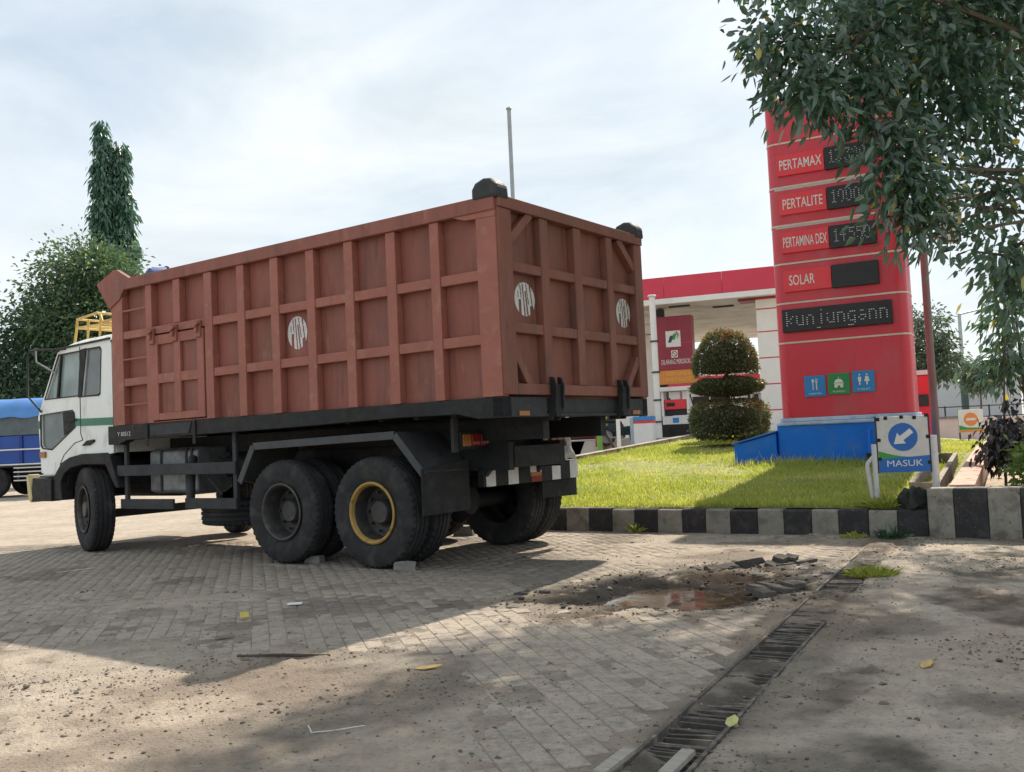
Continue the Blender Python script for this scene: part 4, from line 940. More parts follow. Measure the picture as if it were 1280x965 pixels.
MB().tube([(-1.60, 5.47, .012), (-1.38, 5.42, .018), (-1.2, 5.37, .02), (-1.06, 5.37, .014)], [.006, .009, .010, .007], 6).build('stick', M_TWIG, None, label='thin dark stick lying across the edge of the truck shadow', category='stick')
wp = [(-.93+.012*i, 4.05-.02*i+.03*math.sin(i*.5), .012+.012*math.sin(i*.7)) for i in range(6)]+[(-.84+.045*i, 3.95+.05*math.sin(i*.4)*i*.3, .015) for i in range(8)]
MB().tube(wp[3:11], .0022, 5).build('wire', M_WPAINT, None, label='thin pale wire curling on the pavers in the foreground', category='wire')

# ================================================================== VEGETATION
def leaf_field(C, D, Ln, Wd, tint, six=False, fold=.12, droop=.15):
    n = len(C); D = unit(D); rv = unit(rng.normal(size=(n, 3))); S = unit(np.cross(D, rv)); Nn = np.cross(S, D)
    Ln = np.asarray(Ln)[:, None]; Wd = np.asarray(Wd)[:, None]; down = np.array([0, 0, -1.])
    tip = C+D*Ln+down*Ln*droop
    if six:
        P = [C, C+D*Ln*.28+S*Wd*.42+Nn*Wd*fold, C+D*Ln*.68+S*Wd*.36+Nn*Wd*fold+down*Ln*droop*.4, tip, C+D*Ln*.68-S*Wd*.36+Nn*Wd*fold+down*Ln*droop*.4, C+D*Ln*.28-S*Wd*.42+Nn*Wd*fold]
        f = np.array([[0, 1, 2, 3], [0, 3, 4, 5]])
    else:
        P = [C, C+D*Ln*.45+S*Wd*.5+Nn*Wd*fold, tip, C+D*Ln*.45-S*Wd*.5+Nn*Wd*fold]; f = np.array([[0, 1, 2], [0, 2, 3]])
    k = len(P); Vv = np.stack(P, 1).reshape(-1, 3)
    Ff = (f[None]+(np.arange(n)*k)[:, None, None]).reshape(-1, f.shape[1])
    return Vv, Ff, np.repeat(tint, k), (S, D, Nn)
M_BARK = mat('bark', (.11, .085, .065), .9, var=.3, scale=9, stretch=(1, 1, .3), bump=.6, bscale=25)
M_BARKG = mat('grey_bark', (.17, .15, .125), .9, var=.3, scale=9, stretch=(1, 1, .3), bump=.6, bscale=25)
LM_TREE = leaf_mat('roadside_tree_leaf', (.030, .072, .050), (.082, .160, .078), (.60, .50, .06), .36, .10)
LM_FAR = leaf_mat('broad_tree_leaf', (.026, .064, .042), (.115, .19, .078), (.26, .30, .10), .34, .05)  # greens shifted towards blue, distance haze put into the leaf colour
LM_POLY = leaf_mat('column_tree_leaf', (.045, .115, .075), (.085, .18, .11), (.11, .2, .11), .25)
LM_TOP = leaf_mat('topiary_leaf', (.050, .070, .030), (.105, .125, .050), (.42, .18, .07), .40, .05)
LM_GRASS = leaf_mat('grass_blade', (.20, .26, .055), (.42, .47, .11), (.58, .52, .25), .45, .03)
LM_BROWN = leaf_mat('withered_leaf', (.022, .016, .015), (.05, .034, .030), (.08, .05, .035), .12)
LM_SHRUB = leaf_mat('bright_shrub_leaf', (.06, .13, .02), (.16, .26, .04), (.3, .32, .08), .4)
LM_HAZY = leaf_mat('far_tree_leaf', (.06, .10, .06), (.12, .17, .09), (.16, .2, .1), .25)  # haze of distance painted in as paler leaf colours

def tree(name, label, base, trunk, r0, lobes, leafL, leafW, mtl, bark=M_BARK, six=False, droop=.2, hang=.35, group=None, category='tree', twigs=True, tint_mu=.42, cl_r=.35, singles=0, shell=.45, limb_r=None, spread=1.0):
    """base point; trunk = list of points (absolute); lobes = [(centre, radii, clusters, leaves per cluster)]"""
    root = empty(name, base, 0, label=label, category=category)
    if group: root['group'] = group
    b = V(*base); tp = [V(*p)-b for p in trunk]
    mbt = MB(); mbt.tube([tuple(p) for p in tp], [r0*(1-.6*i/(len(tp)-1)) for i in range(len(tp))], 10)
    mbt.build('trunk', bark, root, smooth=60)
    mbl = MB(); CC = []; DD = []; TT = []
    for (c, rad, ncl, npl) in lobes:
        c = V(*c)-b; rad = V(*rad)
        # limb from the nearest trunk point
        cand = [(np.linalg.norm(p-c)+.6*max(0, p[2]-c[2]), i) for i, p in enumerate(tp)]
        s0 = tp[min(cand)[1]]
        mid = (s0+c)/2+V(*(rng.normal(size=3)*.08*np.linalg.norm(c-s0)))+V(0, 0, .06*np.linalg.norm(c-s0))
        lr = limb_r or r0*.35; limb = [tuple(s0), tuple(mid), tuple(c)]
        mbl.tube(limb, [lr, lr*.7, lr*.3], 6)
        d = unit(rng.normal(size=(ncl, 3))); rr = (shell+(1-shell)*rng.random(ncl)**.7)[:, None]
        cc = c+d*rad*rr
        for q in cc:
            if twigs and random.random() < .6:
                m1 = c+(q-c)*.45+V(*(rng.normal(size=3)*.05)); mbl.tube([tuple(c+(q-c)*.1), tuple(m1), tuple(q)], [lr*.3, lr*.2, lr*.08], 4, False)
            k = max(3, int(npl*random.uniform(.6, 1.35)))
            off = rng.normal(size=(k, 3))*cl_r*spread*.5
            pos = q+off
            dr = unit(off+.5*(q-c)/np.linalg.norm(rad)+rng.normal(size=(k, 3))*.25)+np.array([0, 0, -hang])
            tnt = np.clip(rng.normal(tint_mu, .18, k)+random.gauss(0, .10), 0, 1)
            CC.append(pos); DD.append(dr); TT.append(tnt)
    mbl.build('limbs', bark, root, smooth=60)
    CC = np.concatenate(CC); DD = np.concatenate(DD); TT = np.concatenate(TT); n = len(CC)
    Ls = leafL*np.exp(rng.normal(0, .2, n)); Ws = leafW*np.exp(rng.normal(0, .2, n))
    sel = np.zeros(n, bool)
    if singles:
        u, v, d = project(CC+b); ok = (u > 0) & (u < 1280) & (v > 0) & (v < 965)
        o_ = np.argsort(np.where(ok, d, 1e9)); sel[o_[:singles]] = True
        vs1, fs1, ts1, _ = leaf_field(np.zeros((1, 3)), np.array([[0, 1., 0]]), [1], [leafW/leafL], np.array([.5]), six, droop=0)
        me = None
        Dn = unit(DD[sel]); rv = unit(rng.normal(size=(singles, 3))); S = unit(np.cross(Dn, rv)); Nn = np.cross(S, Dn)
        w = leafW/leafL
        vloc = [(0, 0, 0), (.42*w, .28, .12*w), (.36*w, .68, .12*w-.05), (0, 1, -.14), (-.36*w, .68, .12*w-.05), (-.42*w, .28, .12*w)]
        lm = []
        for q in range(4):
            me = bpy.data.meshes.new('leaf'); me.from_pydata(vloc, [], [(0, 1, 2, 3), (0, 3, 4, 5)]); me.update(); me.materials.append(mtl)
            a = me.attributes.new('tint', 'FLOAT', 'POINT'); a.data.foreach_set('value', np.full(6, .22+.16*q, np.float32)); lm.append(me)
        for i, (p, s_, d_, n_) in enumerate(zip(CC[sel], S, Dn, Nn)):
            o = bpy.data.objects.new('leaf', lm[min(3, max(0, int((TT[sel][i]-.14)/.16)))]); COL.objects.link(o); o.parent = root
            l = Ls[sel][i]; o.matrix_local = Matrix(((s_[0]*l, d_[0]*l, n_[0]*l, p[0]), (s_[1]*l, d_[1]*l, n_[1]*l, p[1]), (s_[2]*l, d_[2]*l, n_[2]*l, p[2]), (0, 0, 0, 1)))
    k = ~sel
    vv, ff, tn_, _ = leaf_field(CC[k], DD[k], Ls[k], Ws[k], TT[k], six, droop=droop)
    npmesh('crown', vv, ff, mtl, root, tint=tn_, kind='stuff')
    return root

# ---- roadside tree reaching in from the upper right
def at(u, v, Y):
    d = Vector(rt)*((u-640)/1210.28)+Vector(up)*((482.5-v)/1210.28)+Vector(fw); t = Y/d.y; return (d.x*t, Y, CAM_H+d.z*t)
TB = (6.6, 9.6, .25)
trunk = [TB, (6.55, 9.55, 1.6), (6.45, 9.4, 3.0), (6.1, 9.2, 4.4), (5.6, 9.0, 5.8), (5.0, 8.8, 7.2)]
lob = [((2.52, 8.4, 4.55), (.30, .45, .36), 15, 24), ((2.72, 8.3, 4.12), (.32, .4, .26), 15, 24), ((3.1, 8.4, 4.50), (.42, .5, .42), 24, 24), ((3.22, 8.3, 3.98), (.26, .3, .24), 12, 22),
       ((3.85, 8.6, 4.55), (.50, .5, .50), 26, 24), ((4.55, 8.7, 4.65), (.50, .5, .45), 24, 24), ((4.05, 8.6, 3.90), (.36, .4, .26), 15, 22), ((4.65, 8.8, 4.0), (.30, .4, .24), 11, 22),
       ((3.36, 8.2, 3.62), (.17, .2, .2), 8, 18), ((3.40, 8.2, 3.32), (.16, .2, .22), 10, 18), ((3.40, 8.2, 2.98), (.16, .2, .18), 10, 18), ((3.62, 8.3, 3.06), (.20, .2, .17), 9, 20), ((3.82, 8.4, 3.40), (.14, .2, .14), 5, 18), ((3.86, 8.3, 2.84), (.12, .15, .10), 4, 14), ((3.66, 8.3, 2.74), (.12, .15, .10), 4, 14),
       ((4.62, 8.8, 3.22), (.26, .3, .30), 12, 20), ((4.68, 8.8, 2.72), (.22, .3, .24), 10, 20), ((4.72, 8.8, 2.28), (.16, .2, .18), 6, 16), ((4.14, 8.5, 2.62), (.10, .12, .12), 3, 12),
       ((3.3, 8.6, 5.4), (.6, .8, .5), 24, 22), ((4.3, 8.6, 5.6), (.9, 1.0, .7), 34, 22)]
for c, rd, nc in (((3.6, 8.8, 6.5), (1.1, 1.3, .8), 46), ((2.6, 10.3, 7.2), (.7, .8, .45), 36), ((3.25, 12.0, 7.2), (.75, .8, .45), 36), ((3.4, 10.9, 7.2), (1.0, 1.0, .55), 46), ((3.0, 9.9, 6.9), (.8, .9, .5), 38), ((4.4, 12.2, 7.2), (1.0, 1.0, .6), 44), ((5.4, 12.9, 6.3), (1.0, 1.1, .7), 44), ((7.0, 13.4, 6.2), (1.1, 1.2, .7), 44), ((5.0, 11.0, 6.0), (.9, 1.0, .6), 40), ((5.0, 9.0, 6.8), (1.6, 1.6, 1.0), 60), ((4.2, 10.2, 7.4), (1.5, 1.4, .9), 50), ((6.4, 9.6, 6.0), (1.3, 1.5, 1.0), 46),
                  ((6.6, 11.6, 6.3), (1.5, 1.5, 1.0), 46), ((5.4, 11.4, 7.6), (1.4, 1.4, .9), 42), ((3.4, 9.8, 7.8), (1.0, 1.0, .6), 32), ((6.9, 8.0, 5.4), (1.2, 1.3, .9), 38), ((7.6, 10.4, 5.2), (1.2, 1.4, .9), 36), ((5.5, 7.4, 6.2), (1.3, 1.3, .8), 36)):
    lob.append((c, rd, int(nc*1.6), 28))
tree('roadside_tree', 'leafy tree hanging its branches into the upper right over the red price sign', TB, trunk, .17, [(c, r_, n_, p_ if c[2] > 5.7 else int(p_*1.5)) for c, r_, n_, p_ in lob], .112, .050, LM_TREE, six=True, singles=300, cl_r=.24, hang=.5, tint_mu=.42, limb_r=.032)

# ---- left background trees
tree('broad_tree', 'big round-crowned green tree rising behind the white cab', (-20.5, 45, 0), [(-20.5, 45, 0), (-20.4, 45, 3), (-20.2, 45.2, 6), (-20, 45, 8.5)], .35,
     [((-20.0, 45, 9.4), (2.3, 2.3, 1.8), 130, 48), ((-18.6, 45, 8.9), (1.5, 1.8, 1.4), 80, 48), ((-21.6, 45, 7.2), (1.7, 2.0, 1.7), 90, 48), ((-19.2, 44, 6.6), (2.6, 2.0, 1.6), 90, 48), ((-17.6, 45, 6.4), (1.8, 2.0, 2.0), 70, 48), ((-19.4, 46, 10.1), (1.4, 1.6, .9), 50, 48)],
     .23, .11, LM_FAR, cl_r=.85, hang=.2, tint_mu=.5, group='trees at the left behind the trucks')
tree('dark_tree', 'dark low spreading tree at the left edge above the blue truck', (-25.5, 44, 0), [(-25.5, 44, 0), (-25.3, 44, 2.5), (-25, 44, 5.5)], .3,
     [((-23.6, 44, 5.6), (2.2, 2.0, 2.0), 110, 48), ((-26, 44, 6.4), (2.4, 2.2, 2.0), 100, 48), ((-22.2, 43, 4.0), (2.6, 1.8, 1.6), 90, 48), ((-24.6, 43, 3.6), (2.4, 1.8, 1.6), 80, 48), ((-19, 43.5, 4.2), (2.4, 1.8, 1.7), 80, 48), ((-16.4, 44, 4.6), (2.0, 1.8, 1.8), 60, 48)],
     .23, .11, LM_FAR, cl_r=.85, hang=.2, tint_mu=.30, group='trees at the left behind the trucks')
def column_tree(label, x, y, z0, z1, r):
    lobs = []; n = 13
    for i in range(n):
        t = i/(n-1); z = z0+(z1-z0)*t; rr = r*(1. if t < .6 else 1.-.6*((t-.6)/.4)**1.6)
        lobs.append(((x+random.uniform(-.12, .12)*r, y, z), (max(.22, rr), max(.22, rr), (z1-z0)/n*.75), int(30*rr/r)+8, 22))
    tree('column_tree', label, (x, y, 0), [(x, y, 0), (x, y, z0), (x, y, (z0+z1)/2), (x, y, z1)], .16, lobs, .42, .13, LM_POLY, cl_r=.32, hang=1.6, droop=.1, group='tall narrow column trees', twigs=False, shell=.55, limb_r=.03)
column_tree('taller narrow column tree standing left of its twin above the cab', -25.15, 60, 8, 21.4, .62)
column_tree('shorter narrow column tree on the right of the pair above the cab', -24.15, 60.5, 8, 20.3, .72)
# ---- right background trees
tree('background_tree', 'hazy leafy tree between the red sign and the steel pole', (17.4, 40, .8), [(17.4, 40, .8), (17.4, 40, 2.5), (17.5, 40, 4.5)], .16,
     [((17.2, 40, 4.8), (.9, 1, .9), 60, 22), ((17.8, 40, 3.6), (.9, 1, .9), 60, 22), ((17.0, 40, 3.4), (.7, .8, .7), 40, 22)], .22, .09, LM_HAZY, cl_r=.4, group='hazy trees beyond the station')
for i, (x, y, h, r, lb) in enumerate(((34, 78, 5.0, 2.6, 'pale distant tree left of the grey building on the right'), (47, 84, 6.5, 3.6, 'pale distant tree above the low house at the far right'), (24, 95, 6, 3.2, 'pale distant tree seen past the steel pole'), (56, 90, 8, 4, 'pale distant tree at the right edge of the picture'))):
    tree('background_tree', lb, (x, y, .5), [(x, y, .5), (x, y, h*.5), (x, y, h*.8)], .2, [((x, y, h*.75), (r, r, h*.35), 60, 20), ((x+r*.5, y, h*.5), (r*.7, r*.7, h*.3), 40, 20)], .5, .24, LM_HAZY, cl_r=1.0, group='hazy trees beyond the station')
# banana-like plant before the grey building
bp = []
# ---- round-headed shrub on thin stems
tree('round_shrub', 'round clipped mop-headed shrub on thin bare stems behind the orange sign', (14.5, 30, .6), [(14.5, 30, .6), (14.48, 30, 1.3), (14.5, 30, 2.0)], .05,
     [((14.5, 30, 2.45), (.50, .50, .46), 120, 24), ((14.35, 30, 2.3), (.3, .3, .3), 30, 20), ((14.7, 30, 2.4), (.3, .3, .3), 30, 20)], .12, .035, LM_HAZY, cl_r=.16, hang=.6, category='shrub', shell=.7)
# ---- withered plant
WB = (6.03, 12.0, .3)
tree('withered_plant', 'young plant with drooping dark brown withered leaves by the pink wall', WB, [WB, (6.05, 12, .9), (6.1, 12, 1.6), (6.16, 12, 2.3)], .018,
     [((6.05, 12, 1.0), (.20, .2, .14), 20, 20), ((6.05, 12, .78), (.24, .2, .16), 24, 20), ((5.96, 12, .68), (.2, .2, .14), 10, 12), ((6.2, 12, .75), (.16, .2, .16), 10, 12), ((6.14, 12, 1.38), (.06, .06, .1), 4, 10)], .085, .05, LM_BROWN, cl_r=.14, hang=1.0, droop=.3, category='plant', twigs=False, limb_r=.008)
tree('dark_sapling', 'dark leafy sapling at the right edge below the overhanging branches', (6.5, 12.3, .3), [(6.5, 12.3, .3), (6.45, 12.2, 1.4), (6.4, 12.2, 2.6)], .03,
     [((6.3, 12.2, 2.4), (.22, .25, .3), 16, 18), ((6.35, 12.2, 1.95), (.28, .28, .26), 18, 18), ((6.42, 12.2, 2.85), (.26, .26, .3), 16, 18), ((6.2, 12.2, 1.72), (.16, .2, .16), 8, 16)], .13, .05, LM_TREE, cl_r=.2, hang=.8, category='sapling', tint_mu=.5, limb_r=.012)
for i, (x, y, z, r, lb) in enumerate(((6.15, 11.2, .55, .34, 'bright green bush behind the banded wall at the right edge'), (6.7, 12.2, .7, .4, 'second bright green bush further back at the right edge'))):
    tree('garden_bush', lb, (x, y, .25), [(x, y, .25), (x, y, .4), (x, y, z)], .02, [((x, y, z), (r, r, r*.8), 60, 20)], .10, .04, LM_SHRUB, cl_r=.2, hang=-.3, category='bush', group='bright green bushes in the garden bed', limb_r=.008)

# ---- clipped topiary, three tiers
def topiary():
    cx, cy = 4.88, 22.0; z0 = float(lawn_z(np.array(10.6)))
    root = empty('topiary_shrub', (cx, cy, z0), 0, label='clipped three-tier topiary shrub with reddish leaf tips on the lawn', category='shrub')
    MB().tube([(0, 0, 0), (.02, 0, .8), (0, 0, 1.7)], .05, 8).build('trunk', M_BARK, root, smooth=60)
    for nm, zc, rx, hz, dome in (('lower_tier', 1.36, .81, .45, 3.4), ('middle_tier', 2.12, .76, .17, 2.3), ('upper_tier', 2.47, .68, .90, 2.2)):
        n = 9000; d = unit(rng.normal(size=(n, 3)))
        if nm == 'upper_tier': d[:, 2] = np.abs(d[:, 2])*1.0-.12*(rng.random(n) < .3)
        e = dome; sc = (np.abs(d[:, 0])**e+np.abs(d[:, 1])**e+np.abs(d[:, 2])**e)**(-1/e)
        P = d*sc[:, None]*np.array([rx, rx, hz])*(1+rng.normal(0, .035, n)-.12*rng.random(n)**3)[:, None]
        P[:, 2] += zc-z0
        P += .05*(fbm(P[:, 0]*3+zc, P[:, 2]*3, 1.3, 3, 60)-.5)[:, None]*d*2
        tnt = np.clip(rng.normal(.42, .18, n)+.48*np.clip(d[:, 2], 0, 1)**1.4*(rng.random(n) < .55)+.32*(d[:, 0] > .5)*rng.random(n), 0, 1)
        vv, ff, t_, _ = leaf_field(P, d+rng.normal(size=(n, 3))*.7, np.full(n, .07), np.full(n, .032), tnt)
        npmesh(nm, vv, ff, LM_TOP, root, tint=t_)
        m2 = MB(); m2.lathe([(.001, -hz*.8 if nm != 'upper_tier' else -.05), (rx*.80, -hz*.6 if nm != 'upper_tier' else -.04), (rx*.86, 0), (rx*.7, hz*.5), (.001, hz*.8)], (0, 0, zc-z0), (0, 0, 1), 20)
        m2.build('core_twigs', mat('topiary_core', (.035, .035, .018), .95), root)
topiary()

# ---- grass of the lawn
def grass(n):
    t = rng.uniform(-5.2, 4.15, n); q = .16+15.5*rng.random(n)**1.35
    ok = (t > -3.4-.1*q) & (t < 4.1-.12*q); t, q = t[ok], q[ok]
    p = K0[None]+np.outer(t, KD)+np.outer(q, KN)
    # keep clear of totem base
    dx, dy = p[:, 0]-4.55, p[:, 1]-16.5; ca, sa = math.cos(R(-28)), math.sin(R(-28)); lx, ly = dx*ca+dy*sa, -dx*sa+dy*ca
    ok = ~((lx > -.1) & (lx < 2.25) & (ly > -.05) & (ly < 1.0)); p, t, q, lx, ly = p[ok], t[ok], q[ok], lx[ok], ly[ok]
    f = fbm(p[:, 0], p[:, 1], .9, 4, 70); tall = np.exp(-((q-.6)/.5)**2)*.4*f+.9*np.exp(-((ly+.35)/.35)**2)*((lx > -.9) & (lx < 2.6))
    z = lawn_z(q, t)+.05*(fbm(p[:, 0], p[:, 1], .7, 3, 40)-.5)
    bare = sstep(.47, .38, f)*.7*sstep(1.5, 6, q); ok = rng.random(len(q)) > bare
    p, z, f, tall, q = p[ok], z[ok], f[ok], tall[ok], q[ok]; n = len(q)
    h = (.032+.050*f+.11*tall)*np.exp(rng.normal(0, .3, n)); 
    D = np.stack([rng.normal(0, .45, n), rng.normal(0, .45, n), np.ones(n)], 1)
    tint = np.clip(rng.normal(.45, .2, n)+.95*(fbm(p[:, 0], p[:, 1], 1.7, 3, 72)-.5)+.35*bare[ok], 0, .96)
    w = .007+.006*rng.random(n)+.0006*q
    vv, ff, t_, _ = leaf_field(np.column_stack([p, z-.01]), D, h, w, tint, droop=.1)
    npmesh('grass', vv, ff, LM_GRASS, None, tint=t_, label='bright green grass covering the lawn island', category='grass', kind='stuff')
grass(150000)
def tuft(label, x, y, z, r, n, h, mtl=LM_GRASS, name='grass_tuft', broad=.012, cat='weed'):
    a = rng.uniform(0, 6.28, n); rr = r*np.sqrt(rng.random(n)); P = np.stack([rr*np.cos(a), rr*np.sin(a), np.zeros(n)], 1)
    D = np.stack([np.cos(a)*rr/r*.9+rng.normal(0, .35, n), np.sin(a)*rr/r*.9+rng.normal(0, .35, n), np.ones(n)*.9], 1)
    vv, ff, t_, _ = leaf_field(P, D, h*np.exp(rng.normal(0, .3, n))*(1.1-.5*rr/r), np.full(n, broad), np.clip(rng.normal(.5, .2, n), 0, .95), droop=.25)
    o = npmesh(name, vv, ff, mtl, None, tint=t_, label=label, category=cat, group='weeds growing from the paving'); o.location = (x, y, z); return o
tuft('bright green grass tuft growing out of the drain grate', 2.66, 7.42, -.012, .16, 1900, .085, broad=.005)
tuft('dark leafy weed at the foot of the kerb near the drain end', 3.72, 9.72, 0, .13, 160, .13, LM_TREE, 'weed', .03)
tuft('low yellowish weed at the kerb left of the drain end', 3.38, 9.86, 0, .12, 200, .07, LM_GRASS, 'weed', .014)
tuft('thin weed against the kerb behind the truck', 1.35, 11.32, 0, .07, 60, .16, LM_GRASS, 'weed', .006)
tuft('tall weed around the left post of the entry sign', 3.78, 10.05, .27, .20, 700, .14, LM_GRASS, 'weed', .009)
tuft('leafy weed between the entry sign and the dark rock', 4.05, 10.15, .27, .2, 500, .13, LM_SHRUB, 'weed', .014)
tuft('scrubby weeds at the foot of the topiary shrub', 4.3, 21.3, .82, .7, 900, .14, LM_GRASS, 'weed', .012)

# ================================================================== PRICE TOTEM (local x along the face, -y towards the viewer)
M_TRED = mat('totem_red', (.58, .035, .062), .38, var=.07, scale=1.2, col2=(.48, .09, .11), c2scale=1.6, c2lo=.52, c2hi=.75, stretch=(1, 1, .4))
M_SIGNR = mat('sign_red', (.74, .035, .05), .35, var=.05, scale=2)
M_SCREEN = mat('led_screen_black', (.010, .011, .014), .45, var=.2, scale=10)
M_LED = mat('led_dot', (.42, .46, .46), .5, var=.05, emit=(.8, .9, .9, .14))
M_SIGNW = mat('sign_white', (.70, .69, .67), .5, var=.08, scale=6)
M_CREAM = mat('cream_strip', (.62, .52, .44), .6, var=.12, scale=10)
M_TBLUE = mat('base_blue', (.008, .17, .72), .55, var=.12, scale=2, col2=(.04, .19, .62), c2scale=3, c2lo=.5, c2hi=.7, col3=(.25, .33, .45), c3scale=9, c3lo=.78, c3hi=.84, spec=.3)
M_TBLW = mat('base_pale_blue', (.42, .52, .66), .6, var=.15, scale=5, col2=(.2, .32, .55), c2scale=4, c2lo=.5, c2hi=.7)
M_ICB = mat('icon_blue', (.015, .22, .55), .4, var=.05); M_ICG = mat('icon_green', (.012, .24, .07), .4, var=.05)
M_WORN = mat('worn_white_paint', (.50, .47, .46), .8, var=.15, scale=14, stretch=(.5, 1, 2))
TZ = .50
TT_ = empty('price_totem', (4.55, 16.5, TZ), R(-28), label='tall rounded red fuel price sign with LED panels on a blue base', category='sign')
def rrect(x0, x1, y0, y1, r, n=7):
    pts = []
    for cx, cy, a0 in ((x1-r, y1-r, 0), (x0+r, y1-r, 90), (x0+r, y0+r, 180), (x1-r, y0+r, 270)):
        for k in range(n+1):
            a = R(a0+90*k/n); pts.append((cx+r*math.cos(a), cy+r*math.sin(a)))
    return pts
def slab(name, outline, z0, z1, m, parent, bevel=0, smooth=35): return MB().prism(outline, (0, 0, z0-TZ), (1, 0, 0), (0, 1, 0), (0, 0, 1), z1-z0).build(name, m, parent, bevel, smooth)
TO = rrect(0, 2.12, 0, .85, .17)
seams = [1.27, 2.56, 3.235, 3.91, 4.57, 5.23, 5.99, 6.75]
for z0, z1 in zip(seams[:-1], seams[1:]): slab('body_section', TO, z0+.016, z1-.016, M_TRED, TT_, .006)
for z in seams[1:-1]: slab('seam_strip', rrect(-.008, 2.128, -.008, .858, .178), z-.0155, z+.0155, M_CREAM, TT_)
slab('cap', rrect(.02, 2.10, .02, .83, .16), 6.735, 6.80, M_SIGNW, TT_, .02)
slab('base', rrect(-.07, 2.20, -.07, .93, .06), TZ-.25, 1.16, M_TBLUE, TT_, .01)
slab('base_ledge', rrect(-.075, 2.20, -.10, .93, .08), 1.162, 1.215, M_TBLW, TT_, .012); slab('base_ledge', rrect(-.03, 2.15, -.04, .89, .08), 1.217, 1.284, M_TBLW, TT_, .012)
MB().tube([(1.42, -.10, .56), (1.42, -.13, .50), (1.42, -.13, .12)], .022, 8).build('pipe', M_TBLUE, TT_, smooth=40)
B('switch_box', M_BLACK, TT_, 1.36, 1.50, -.17, -.075, -.08, .16, .01)
for x0, x1, z0, z1 in ((.1, 1.5, 4.50, 4.555), (.12, 1.6, 5.155, 5.215)):
    B('worn_patch', M_WORN, TT_, x0, x1, -.003, -.0008, z0-TZ+.02, z1-TZ)
TXT = 0
DOT = {'k': ['10000', '10000', '10010', '10100', '11000', '10100', '10010', '00000', '00000'], 'u': ['00000', '00000', '10010', '10010', '10010', '10010', '01110', '00000', '00000'],
       'n': ['00000', '00000', '11100', '10010', '10010', '10010', '10010', '00000', '00000'], 'j': ['00100', '00000', '00100', '00100', '00100', '00100', '00100', '00100', '11000'],
       'g': ['00000', '00000', '01110', '10010', '10010', '10010', '01110', '00010', '11100'], 'a': ['00000', '00000', '01100', '00010', '01110', '10010', '01110', '00000', '00000'],
       'r': ['00000', '00000', '10110', '11000', '10000', '10000', '10000', '00000', '00000'], 'i': ['00100', '00000', '00100', '00100', '00100', '00100', '00100', '00000', '00000'], '0': ['01100', '10010', '10010', '10010', '10010', '10010', '01100'], '1': ['00100', '01100', '00100', '00100', '00100', '00100', '01110'],
       '2': ['01100', '10010', '00010', '00100', '01000', '10000', '11110'], '3': ['11110', '00010', '00100', '01100', '00010', '10010', '01100'], '4': ['00100', '01100', '10100', '11110', '00100', '00100', '00100'], '5': ['11110', '10000', '11100', '00010', '00010', '10010', '01100'], ' ': ['00000']*7, '.': ['0']*6+['1']}
def led_text(s, x0, x1, z0, z1, y, parent, rows):
    cols = sum(len(DOT[c][0]) for c in s); px = (x1-x0)/cols; pz = (z1-z0)/rows; m2 = MB(); cx = x0
    for c in s:
        g_ = DOT[c]
        for r_i, row in enumerate(g_):
            for c_i, b in enumerate(row):
                if b == '1' and random.random() < .93:
                    xa = cx+c_i*px; za = z1-(r_i+1)*pz; k = len(m2.v)
                    m2.v += [(xa+px*.1, y, za+pz*.36), (xa+px*.72, y, za+pz*.36), (xa+px*.72, y, za+pz*.62), (xa+px*.1, y, za+pz*.62)]; m2.f.append((k, k+1, k+2, k+3))
        cx += len(g_[0])*px
    m2.build('led_text', M_LED, parent, kind='stuff')
rows_ = [('PERTAMAX', 5.415, 5.77, '13.300', .70), ('PERTALITE', 4.74, 5.095, '10000', .66), ('PERTAMINA DEX', 4.085, 4.44, '14.550', .72), ('SOLAR', 3.42, 3.785, '', .42)]
for wd, z0, z1, pr_, wid in rows_:
    p = B('name_panel', M_SIGNR, TT_, .19, .975, -.045, -.001, z0-TZ, z1-TZ, .006)
    text('lettering', wd, M_SIGNW, p, (.28 if wd == 'SOLAR' else .58, -.046, z0-TZ+.10 if wd != 'SOLAR' else z0-TZ+.11), (1, 0, 0), (0, 0, 1), .175, wid, .003, align='LEFT' if wd == 'SOLAR' else 'CENTER', bold=.006)
    s_ = B('price_screen', M_SCREEN, TT_, .985, 1.72, -.065, -.001, z0-TZ-.015, z1-TZ+.01, .008)
    if pr_: led_text(pr_, 1.04, 1.66, z0-TZ+.08, z1-TZ-.05, -.068, s_, 7)
s_ = B('message_screen', M_SCREEN, TT_, .13, 1.885, -.07, -.001, 2.735-TZ, 3.125-TZ, .008)
led_text('kunjungann', .20, 1.86, 2.755-TZ, 3.085-TZ, -.073, s_, 9)
